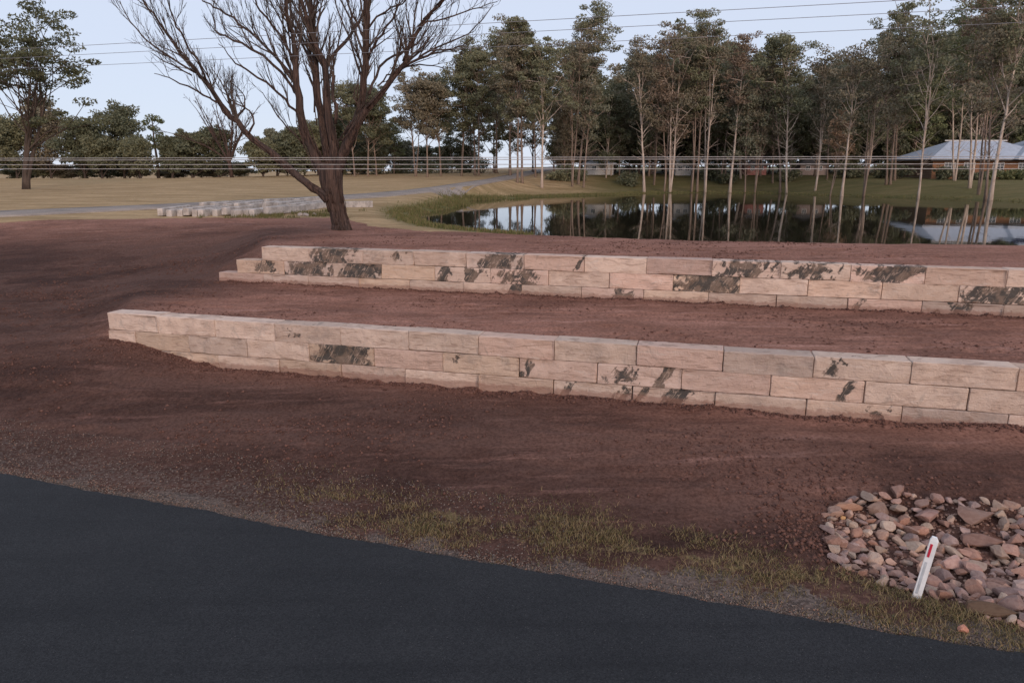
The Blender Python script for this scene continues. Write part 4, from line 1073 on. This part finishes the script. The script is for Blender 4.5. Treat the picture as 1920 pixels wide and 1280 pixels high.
FRONT = [  # stems, clear, spread, tint, clump density, label
 (1, .45, 2.0, BROWN, 1, 'slim brown gum, left one of the close pair by the driveway bend'),
 (1, .40, 2.7, OLIVE, 1.3, 'tall round-crowned brown gum, right one of the close pair by the driveway bend'),
 (1, .45, 1.9, OLIVE, 1, 'small brown gum set back beside the driveway, between the pair and the white trunk'),
 (1, .42, 2.4, OLIVE, 1, 'white-trunked gum standing alone where the open water turns dark'),
 (2, .45, 2.3, BROWN, 1, 'twin-stemmed brown gum right of the lone white trunk'),
 (1, .50, 2.9, OLIVE, 1.2, 'tallest gum of the group right of the lone white trunk, tiered crown'),
 (1, .45, 2.0, GREY, .8, 'thin leaning gum on the right side of the group beside the lone white trunk'),
 (1, .50, 2.3, BROWN, .8, 'gum with bare pale side branch leaning left, before the dark gap in the wood'),
 (2, .45, 1.9, BROWN, .8, 'thin brown gum set back behind the bank, left of the brown and pale trunk pair'),
 (2, .42, 2.2, RED, .9, 'reddish-crowned brown gum touching the pale forked gum at the far bank'),
 (2, .40, 2.4, BROWN, .7, 'pale forked gum at the far bank, left of the big white trunk'),
 (2, .55, 2.4, OLIVE, 1.3, 'tall brown gum with a dark domed crown, left of the big white trunk'),
 (1, .55, 1.9, BROWN, .7, 'thin brown gum squeezed between the domed gum and the big white trunk'),
 (3, .52, 2.4, BROWN, .55, 'big white-trunked gum with many upright bare stems, middle of the far bank'),
 (1, .45, 2.2, OLIVE, 1, 'stout gum set back on the lawn right behind the big white trunk'),
 (1, .45, 1.8, GREY, .8, 'thin gum set back on the lawn beside the curved pale trunk'),
 (1, .60, 2.0, RED, .8, 'pale gum with curved foot and rusty red crown at the far bank'),
 (1, .30, 1.6, GREY, .7, 'small thin gum sapling right of the curved pale trunk'),
 (2, .38, 2.2, BROWN, .9, 'forked gum over brown grass at the far bank, right of the curved pale trunk'),
 (1, .35, 2.0, OLIVE, 1, 'brown gum set back on the lawn right of the forked gum'),
 (1, .42, 2.3, OLIVE, 1, 'dark gum at the bank leaning left, close beside a pale trunk with side arm'),
 (2, .46, 2.6, OLIVE, 1.1, 'pale gum with side arm and broad flat green crown at the far bank'),
 (2, .42, 2.2, BROWN, .8, 'slender pale gum standing alone on the green bank'),
 (1, .40, 2.0, GREY, .9, 'gum set back on the lawn behind the tan dead foliage'),
 (1, .55, 1.9, BROWN, .6, 'pale gum leaning right through tan dead foliage, nearer bank'),
 (3, .40, 2.5, BROWN, .7, 'many-forked brown gum at the bank, right of the leaning pale gum'),
 (1, .45, 2.0, OLIVE, .9, 'thin gum left of the house, first of three close trunks'),
 (1, .45, 2.0, BROWN, .9, 'thin gum left of the house, second of three close trunks'),
 (1, .42, 2.3, OLIVE, 1, 'thicker gum left of the house, third of three close trunks'),
 (2, .52, 2.7, OLIVE, .8, 'tall thin gum rising from the water in front of the grey hip roof'),
 (2, .48, 2.3, OLIVE, .9, 'forked pale gum standing on the lawn before the brick house'),
 (2, .45, 2.8, GREEN, 1.1, 'thick pale-barked gum on the lawn before the house, widest trunk there'),
 (2, .45, 2.4, RED, .8, 'reddish gum just right of the thick pale-barked gum'),
 (1, .42, 2.2, BROWN, .8, 'thin brown gum at the water, left of the long leaning white gum'),
 (1, .50, 3.0, OLIVE, 1.0, 'long white gum leaning right at the right-hand end of the pond'),
]
rs = np.random.RandomState(41)
for (x, y, H, ln, kd), (stems, clear, spread, tint, den, lab) in zip(FRONT_XY, FRONT):
    g = gum(rs, H, ln, clear * .8, spread * 1.6 * rs.uniform(.75, 1.25), stems, int(25 * max(.8, den)), 1.0 * rs.uniform(.8, 1.2), int(84 * den), .3, (.0085 if kd == 'p' else .007) * H + .03, 2, 26, .5)
    place_tree('gum_tree', x, y, g, 'bark_pale' if kd == 'p' else 'bark_brown', tint, lab, 'gums along the far bank of the pond')
# tan dead foliage of a broken small tree
g = gum(rs, 8.6, 1.0, .45, 2.0, 2, 10, .8, 60, .26, .1, 2, 4)
place_tree('dead_leaved_tree', 38.2, 87.6, g, 'bark_brown', (.26, .18, .12), 'small tree with tan dead foliage beside the leaning pale gum', None)

# trees round the dry lawn
g = gum(rs, 11.6, 3.6, .36, 7.4, 3, 40, 1.15, 105, .32, .4, 2, 0, .38)
place_tree('gum_tree', -50.9, 76.5, g, 'bark_dark', (.085, .095, .055), 'large spreading gum alone on the dry lawn at the left edge', None)
MID = [(-24.6, 114.8, 11.3, OLIVE), (-22.4, 114, 11.0, DARK), (-21.5, 116.5, 10.5, OLIVE), (-14.7, 112, 13.2, BROWN), (-12.6, 109.2, 11.8, BROWN), (-11.0, 113.5, 12.3, DARK), (-7.8, 112.8, 15.4, OLIVE),
       (-5.8, 114.8, 16.5, BROWN), (-5.1, 112, 17.2, OLIVE), (-2.7, 124.8, 20.3, OLIVE), (-.3, 111.3, 19.0, BROWN)]
MIDLAB = ['dense gum just right of the bare tree trunk, first of the grove behind the lawn', 'dark gum close behind the first gum of the grove', 'olive gum behind the first two gums of the grove',
          'many-stemmed fan-shaped brown gum with a flat top, beside the sky gap', 'brown gum touching the flat-topped fan-shaped gum', 'dark thin gum right of the flat-topped fan-shaped gum',
          'gum with a small round side tuft above a low sky gap', 'brown gum with bare lower trunk over the pale gap in the grove', 'dark twin of the gum over the pale gap, same foot', 'tall gum at the top of the driveway, seen over the pale gap',
          'tall gum at the driveway bend before the trees of the pond begin']
for (x, y, H, tn), lab in zip(MID, MIDLAB):
    st = 3 if 'fan-shaped brown gum with' in lab else (2 if rs.rand() < .4 else 1)
    g = gum(rs, H * 1.03, rs.uniform(-.6, .6), .32, 3.7, st, 28, 1.05, 95, .34, None, 2, 6, .5)
    place_tree('gum_tree', x, y, g, 'bark_brown', tn, lab, 'grove behind the dry lawn')

# small leafless tree far behind the lawn
e = tag(empty('bare_tree', (-43.7, 114.5, zat(-43.7, 114.5) - .1)), 'small leafless tree far across the dry lawn, fan of fine twigs', 'tree')
mb = MB(); tw2 = MB()
for k in range(11):
    a = -1 + 2 * k / 10 + rs.uniform(-.1, .1); P = [np.array([0, 0, -.1]), np.array([-.25 + .1 * a, 0, 2.5])]
    dd = np.array([a * .75 - .12, rs.uniform(-.5, .5), 1.0]); dd /= np.linalg.norm(dd)
    for j in range(6): dd = dd + rs.normal(size=3) * .09; dd /= np.linalg.norm(dd); P.append(P[-1] + dd * 1.8 * rs.uniform(.85, 1.15))
    R = np.concatenate([[.3, .2], np.linspace(.13, .025, 6)])
    mb.tube(P, R, 6, True)
    grow_twigs(tw2, P[1:], R[1:], rs, 3, .35, .5, 1.2, .15, 1.35, .024)
tk = mb.build('trunk', M['bark_string'], e, True); tw2.build('twigs', M['bark_string'], tk, True, 'stuff')

# what each front tree is called when something stands behind it
NICK = ['the left gum of the driveway pair', 'the right gum of the driveway pair', 'the small gum by the driveway', 'the lone white trunk', 'the twin-stemmed brown gum', 'the tallest tiered gum',
        'the thin gum right of the tiered one', 'the gum with pale bare side branch', 'the thin gum set back', 'the reddish-crowned gum', 'the pale forked gum', 'the domed dark gum', 'the thin gum beside the domed one',
        'the big white trunk', 'the stout gum on the lawn', 'the thin gum on the lawn', 'the curved pale trunk', 'the gum sapling', 'the forked gum over brown grass', 'the brown gum on the lawn', 'the dark left-leaning gum',
        'the pale gum with side arm', 'the slender lone pale gum', 'the gum behind tan foliage', 'the right-leaning pale gum', 'the many-forked brown gum', 'the first of the three trunks', 'the second of the three trunks',
        'the third of the three trunks', 'the tall thin gum before the roof', 'the forked gum before the house', 'the thick pale-barked gum', 'the reddish gum before the house', 'the thin gum at the water', 'the long leaning white gum']
ORD = ['first', 'second', 'third', 'fourth', 'fifth', 'sixth', 'seventh', 'eighth', 'ninth', 'tenth', 'eleventh', 'twelfth', 'thirteenth', 'fourteenth']
TN = {}
used_labels = {}
def behind(x, y):
    return NICK[min(range(len(NICK)), key=lambda i: abs(FRONT_XY[i][0] / FRONT_XY[i][1] - x / y))]
def unique(base, tail=''):
    n = used_labels.get(base, 0); used_labels[base] = n + 1
    return base if n == 0 else base + ' (%s)' % ORD[min(n, 13)]

# the wood behind: a few kinds, copied
PROTO = []
for k in range(8):
    g = gum(rs, 18.0, rs.uniform(-.8, .8), [.05, .16, .1, .22, .03, .12, .18, .08][k], 3.9, 1 + (k % 3 == 0), 38, 1.12, 74, .42, .2, 2, 10)
    PROTO.append(place_tree('gum_tree', 0, 200, g, 'bark_brown' if k % 3 else 'bark_pale', OLIVE, 'x', None))
BACK = [(14.0, 109.3, 12.5), (16.6, 113.4, 11.7), (21.0, 112.6, 16.9), (24.0, 110.0, 16.9), (27.9, 113.3, 18.6), (32.6, 112.3, 14.6), (34.1, 109.2, 16.4), (37.5, 110.9, 15.2), (42.5, 112.2, 12.9), (45.0, 109.1, 14.5), (49.2, 112.1, 16.1), (53.3, 110.1, 14.5),
 (58.2, 113.4, 16.7), (61.9, 113.7, 17.6), (65.1, 114.8, 17.5), (67.3, 113.3, 19.4), (70.3, 111.9, 21.4), (76.0, 114.0, 22.2), (79.1, 114.4, 20.8), (82.9, 114.5, 21.8), (83.9, 111.3, 21.0),
 (11.9, 125.2, 18.0), (16.9, 124.9, 14.4), (21.1, 122.2, 18.1), (26.0, 124.7, 17.2), (29.6, 125.4, 19.0), (35.9, 125.5, 19.7), (38.0, 122.6, 16.9), (42.6, 121.6, 15.9), (48.1, 122.5, 14.3), (52.4, 123.5, 14.9), (57.2, 123.2, 19.9), (59.9, 121.5, 18.2), (67.4, 125.4, 23.3), (70.3, 125.9, 23.0), (74.4, 125.1, 25.1), (80.2, 126.9, 27.1), (86.5, 121.7, 23.9), (91.4, 123.7, 26.3),
 (11.1, 137.7, 21.4), (18.4, 138.5, 17.8), (22.6, 135.9, 19.2), (30.1, 138.6, 22.5), (34.4, 138.3, 24.5), (38.8, 135.2, 21.9), (45.9, 138.8, 20.5), (53.5, 140.6, 16.8), (59.0, 137.7, 19.9), (63.6, 138.7, 20.2), (69.3, 136.5, 22.1), (73.1, 135.0, 23.5), (78.0, 135.7, 25.1), (84.7, 135.6, 28.3), (89.4, 136.3, 28.9), (96.4, 136.9, 28.2),
 (-27.8, 128.0, 10.8), (-23.3, 126.0, 10.6), (-20.4, 127.0, 8.9), (-26.9, 132.0, 7.9), (-10.8, 132.0, 9.9), (-7.5, 132.0, 14.4), (-3.2, 130.0, 16.3), (-.5, 132.0, 18.3), (6.7, 118.0, 14.3), (13.1, 116.0, 14.3), (3.6, 128.0, 16.9), (8.0, 112.0, 11.1), (15.1, 112.0, 12.1)]
rg = random.Random(77)
for k, (x, y, H) in enumerate(BACK):
    src = PROTO[k % 8]
    o = src if k < 8 else copy_tree(src)
    s = H / (19.0 if x < 56 else 21.5); w = s * rg.uniform(.9, 1.15)
    o.location = (x, y, zat(x, y) - .1); o.scale = (w, w, s); o.rotation_euler = (0, 0, rg.uniform(0, 6.28))
    tn = [OLIVE, DARK, BROWN, GREY, OLIVE, DARK, GREEN][rg.randrange(7)]
    for c in o.children:
        if c.name.startswith('crown'): c['tint'] = tn
    row = 'near' if y < 118 else ('middle' if y < 131 else 'rear')
    if x < 9: lab, grp = unique('gum in the %s row of the grove beyond the driveway' % row), 'back of the grove by the driveway'
    elif x > 56: lab, grp = unique('tall gum in the %s row of the wood behind the brick house' % row), 'wood behind the house'
    else: lab, grp = unique('gum in the dim %s row behind %s' % (row, behind(x, y))), 'back rows of the wood beyond the pond'
    tag(o, lab, 'tree', grp)

# dense low trees under and behind the tall ones
LOW = []
for k in range(4):
    g = gum(rs, 8.0, rs.uniform(-.4, .4), .02, 3.2, 1, 34, 1.2, 95, .46, .14, 2, 0, .8)
    LOW.append(place_tree('understorey_tree', 0, 200, g, 'bark_brown', OLIVE, 'x', None))
UNDER = [(x, 119 + rg.uniform(-2, 2), rg.uniform(6, 9.5)) for x in np.arange(9, 58, 3.4)] + [(x, 131 + rg.uniform(-2, 2), rg.uniform(7, 11)) for x in np.arange(10, 100, 4.2)] + \
        [(x, 116 + rg.uniform(-2, 2), rg.uniform(6, 9)) for x in np.arange(60, 92, 4.5)] + [(x, 133 + rg.uniform(-3, 3), rg.uniform(3.5, 6.5)) for x in np.arange(-34, -8, 3.6)] + \
        [(x, 124 + rg.uniform(-2, 2), rg.uniform(1.9, 3.2)) for x in np.arange(-92, -45, 3.3)] + [(x, 126 + rg.uniform(-2, 2), rg.uniform(3, 5)) for x in np.arange(-39, -22, 3.2)]
for k, (x, y, H) in enumerate(UNDER):
    o = LOW[k % 4] if k < 4 else copy_tree(LOW[k % 4])
    s = H / 8.0; w = max(s, .72) * rg.uniform(.9, 1.2)
    o.location = (x, y, zat(x, y) - .3); o.scale = (w, w, s); o.rotation_euler = (0, 0, rg.uniform(0, 6.28))
    tn = [OLIVE, DARK, BROWN, DARK, GREY][rg.randrange(5)]
    for c in o.children:
        if c.name.startswith('crown'): c['tint'] = tn
    if x < -5: lab, grp = unique('low tree in the hedge-like belt %s' % ('left of the sky gap' if x < -44 else ('behind the bare trunk' if y < 130 else 'behind the grove'))), 'low belt behind the lawn'
    elif x > 58: lab, grp = unique('low dense tree %s behind the brick house' % ('close' if y < 122 else 'farther')), 'low trees behind the house'
    else: lab, grp = unique('low dense tree %s behind %s' % ('close' if y < 125 else 'farther', behind(x, y))), 'low trees beyond the pond'
    tag(o, lab, 'tree', grp)

# rounded trees along the far edge of the lawn: (x, y, height, half width, tint, label)
ROUND = [(-79.6, 118, 6.9, 3.4, OLIVE, 'low tree behind the large lone gum, at the left edge'), (-76.0, 121, 9.4, 3.9, BROWN, 'brown-green tree showing under the crown of the large lone gum'),
 (-68.7, 118, 6.4, 3.4, DARK, 'dark rounded tree just right of the large lone gum'), (-63.4, 120, 8.5, 3.5, DARK, 'tall dark tree with lumpy crown left of the tufted tree'),
 (-53.7, 116, 4.8, 1.9, DARK, 'low dark tree at the foot of the tufted tree'), (-51.0, 117, 5.0, 2.6, DARK, 'dark rounded tree between the tufted tree and the small leafless tree'),
 (-47.2, 118, 5.4, 2.7, DARK, 'dark tree right behind the small leafless tree'), (-65.4, 117, 4.2, 2.6, OLIVE, 'low olive bush tree in front of the tall dark lumpy tree'),
 (-58.5, 115.5, 4.3, 2.4, OLIVE, 'low olive bush tree in front of the tufted tree'), (-81.5, 115, 7.6, 3.4, OLIVE, 'tree at the very left edge behind the large lone gum'),
 (-40.0, 118, 3.2, 2.6, OLIVE, 'low spreading tree left of the bare trunk, right of the sky gap'), (-39.0, 122, 6.2, 1.7, GREY, 'small airy tree peeking above the low left limb of the bare tree'),
 (-35.6, 120, 5.6, 2.6, DARK, 'dark tree under the low left limb of the bare tree'), (-32.2, 122, 6.2, 2.9, OLIVE, 'rounded tree just left of the bare tree trunk'), (-29.0, 124, 8.0, 3.0, DARK, 'dark tree hidden behind the bare tree trunk')]
for (x, y, H, hw, tn, lab) in ROUND:
    g = gum(rs, H, rs.uniform(-.3, .3), .04, hw * 1.05, 1, 36, hw * .34, 110, .42, .18, 2, 0, .8)
    place_tree('round_tree', x, y, g, 'bark_dark', tn, lab, 'trees along the far edge of the lawn')
# tufted tall tree
mb = MB(); P = np.array([(0, 0, -.2), (.1, 0, 3), (-.1, .1, 6), (.05, 0, 9.2)]); mb.tube(P, [.3, .2, .14, .05], 6)
C = np.array([(-.2, 0, 9.3), (.6, .2, 9.2), (-1.1, 0, 8.6), (1.3, .1, 8.8), (-.4, .3, 7.9), (.4, 0, 7.6), (.8, .2, 6.8), (-.6, 0, 6.3), (.4, 0, 5.9), (.9, 0, 6.0), (-.1, 0, 5.0)])
for c in C: mb.tube([(0, 0, c[2] - .9), tuple(c)], [.06, .02], 4)
V, Fs = leaves(C, np.array([.9, .8, .6, .55, .6, .7, .7, .7, .8, .6, .5]), 130, .34, rs, .7)
place_tree('tufted_tree', -56.9, 118, (mb, V, Fs), 'bark_dark', (.1, .12, .06), 'tall thin tree with separate leaf tufts rising above the far tree line', None)

# bushes under the trees
def bush(x, y, w, h, tint, lab, grp):
    C = np.stack([rs.uniform(-w, w, 16) * .7, rs.uniform(-w, w, 16) * .6, rs.uniform(.15, .8, 16) * h], 1)
    V, Fs = leaves(C, rs.uniform(.3, .5, 16) * h, 60, .34, rs, .85, .2, .4)
    mb = MB()
    for k in range(5): mb.tube([(rs.uniform(-.1, .1), 0, -.1), tuple(C[k] * .6), tuple(C[k])], [.05, .03, .012], 4, False)
    e = tag(empty('bush', (x, y, zat(x, y) - .05)), lab, 'bush', grp)
    mb.build('stems', M['bark_dark'], e, True)
    cr = mesh_obj('foliage', V, Fs, M['leaf'], e); cr['tint'] = tint
for (x, y) in ((6.0, 101), (7.6, 102.5), (9.6, 104), (16.5, 104), (29.5, 109), (31, 106), (40, 106), (47.5, 105), (48.5, 103.5), (51, 101.5), (52.5, 99.5)):
    bush(x, y, rs.uniform(1.2, 2.0), rs.uniform(1.3, 2.2), DARK if rs.rand() < .6 else OLIVE, unique('leafy bush on the slope behind %s' % behind(x, y)), 'bushes under the gums')
for x in np.arange(56.5, 86, 1.9):
    bush(x + rs.uniform(-.4, .4), 95.2 + rs.uniform(-.5, .6), 1.1, rs.uniform(1.0, 1.8), GREEN if rs.rand() < .5 else DARK, unique('low garden bush along the front of the brick house'), 'garden bushes before the house')
for x in np.arange(-30, -4, 3.1):
    bush(x, 127 + rs.uniform(-2, 2), 1.8, rs.uniform(1.4, 2.4), DARK, unique('dim low bush between the trunks at the back of the lawn'), 'bushes at the back of the lawn')

# ------------------------------------------------------------------ houses
def hip_roof(name, x0, x1, y0, y1, ze, zr, ov, mat, parent, th=.18):
    x0 -= ov; x1 += ov; y0 -= ov; y1 += ov
    d = (y1 - y0) / 2; ym = (y0 + y1) / 2; i = min(d, (x1 - x0) / 2 - .1)
    V = [(x0, y0, ze), (x1, y0, ze), (x1, y1, ze), (x0, y1, ze), (x0 + i, ym, zr), (x1 - i, ym, zr), (x0, y0, ze - th), (x1, y0, ze - th), (x1, y1, ze - th), (x0, y1, ze - th)]
    return mesh_obj(name, np.array(V), [(0, 1, 5, 4), (1, 2, 5), (2, 3, 4, 5), (3, 0, 4), (0, 6, 7, 1), (1, 7, 8, 2), (2, 8, 9, 3), (3, 9, 6, 0), (9, 8, 7, 6)], mat, parent)
def window(parent, x, y, z, w, h, nx=3, nz=3, frame='white'):
    f = MB(); t = .05
    f.box(-w / 2, w / 2, -.06, .0, 0, t).box(-w / 2, w / 2, -.06, .0, h - t, h).box(-w / 2, -w / 2 + t, -.06, 0, t, h - t).box(w / 2 - t, w / 2, -.06, 0, t, h - t)
    for k in range(1, nx): f.box(-w / 2 + w * k / nx - .02, -w / 2 + w * k / nx + .02, -.05, -.005, t, h - t)
    for k in range(1, nz): f.box(-w / 2 + t, w / 2 - t, -.045, -.008, h * k / nz - .02, h * k / nz + .02)
    o = f.build('window', M[frame], parent); o.location = (x, y, z)
    g = MB().box(-w / 2 + t, w / 2 - t, -.03, -.012, t, h - t).build('pane', M['glass'], o)
    return o
hz = 4.75
house = tag(empty('brick_house', (56.3, 98.5, hz)), 'long orange brick house with grey-blue steel hip roof and solar panels behind the pond', 'house')
HL = 34.0
MB().box(0, HL, .0, 9.5, -.9, 2.45).build('wall', M['brick'], house)
MB().box(-.8, HL + .8, -.8, -.74, 2.22, 2.45).build('fascia', M['fascia'], house)
MB().box(-.85, HL + .85, -.92, -.8, 2.36, 2.5).build('gutter', M['roof'], house)
r1 = hip_roof('roof', 0, 16.5, 0, 9.5, 2.5, 4.95, .8, M['roof'], house)
r2 = hip_roof('roof', 11.0, HL, -.9, 10.2, 2.52, 5.45, .8, M['roof'], house)
MB().tube([(3.95, 4.75, 4.98), (12.6, 4.75, 4.98)], .09, 6).build('ridge_cap', M['palewall'], r1)
MB().tube([(16.5, 4.65, 5.48), (HL - 5, 4.65, 5.48)], .09, 6).build('ridge_cap', M['palewall'], r2)
for k in range(8):   # steel roof ribs would be too fine; panels are not
    sl_ = (5.45 - 2.52) / 6.35
    x0 = 14.2 + k * 1.75
    ya, yb = 1.9, 3.6
    za, zb = 2.52 + (ya + 1.7) * sl_ + .1, 2.52 + (yb + 1.7) * sl_ + .1
    mesh_obj('solar_panel', np.array([(x0, ya, za), (x0 + 1.68, ya, za), (x0 + 1.68, yb, zb), (x0, yb, zb), (x0, ya, za - .05), (x0 + 1.68, ya, za - .05), (x0 + 1.68, yb, zb - .05), (x0, yb, zb - .05)]),
             [(0, 1, 2, 3), (4, 5, 1, 0), (5, 6, 2, 1), (6, 7, 3, 2), (7, 4, 0, 3)], M['solar'], r2)
for x in (2.3, 4.9, 8.8, 12.2, 17.5, 19.6, 24.0, 28.5): window(house, x, -.002, .5, 1.5, 1.5)
MB().box(13.8, 14.8, -.06, -.002, -.2, 2.05).build('door', M['fascia'], house)
def small_house(x, y, w, d, h, rise, wm, rm, lab, flatgable=False):
    e = tag(empty('far_house', (x, y, zat(x, y))), lab, 'house', 'far houses among the trees')
    MB().box(0, w, 0, d, -.6, h).build('wall', M[wm], e)
    hip_roof('roof', 0, w, 0, d, h, h + rise, .4, M[rm], e)
    window(e, w * .28, -.002, .7, .7, .7, 2, 1); window(e, w * .72, -.002, .7, .7, .7, 2, 1)
small_house(25.3, 113.6, 2.5, 3, 2.3, .5, 'palewall', 'roof', 'small white shed with pale roof seen between trunks left of the big white gum')
small_house(36.4, 113.8, 3.0, 3, 1.6, .6, 'pinkwall', 'roofdark', 'pinkish far house glimpsed between the gums, middle of the far bank')
small_house(44.5, 113.5, 4.2, 4, 1.7, .9, 'greywall', 'roofdark', 'grey-brown far house with dark roof behind the slender pale gum')
small_house(11.6, 114.5, 4.2, 4, 1.8, .8, 'palewall', 'roof', 'white far house glimpsed right of the lone white-trunked gum')

# ------------------------------------------------------------------ overhead lines
def wire(y0, slope, z, r, mat, lab, grp, sag=.0, x0=-70, x1=60, tilt=0.0):
    x = np.linspace(x0, x1, 60); t = (x - x0) / (x1 - x0)
    P = np.stack([x, y0 + slope * x, z + tilt * x - sag * 4 * t * (1 - t)], 1)
    b = MB().tube(P, r, 6)
    o = b.build('overhead_cable', M[mat], None, True)
    return tag(o, lab, 'cable', grp)
for k, (z, lab) in enumerate([(6.205, 'topmost of the four low cables strung across at eye level'), (6.135, 'second of the four low cables, close under the topmost'),
                              (5.975, 'third of the four low cables from the top'), (5.825, 'lowest of the four low cables across the trunks')]):
    wire(25.0, -.114, z, .0125, 'wire', lab, 'low cables')
wire(22.5, -.274, 5.8 + 4.2, .008, 'wire_dark', 'topmost of the three thin power lines high across the sky', 'high power lines')
wire(23.9, -.274, 5.8 + 4.15, .008, 'wire_dark', 'middle one of the three thin power lines across the sky', 'high power lines')
wire(25.1, -.274, 5.8 + 3.95, .008, 'wire_dark', 'lowest of the three thin power lines, crossing the tree tops', 'high power lines')
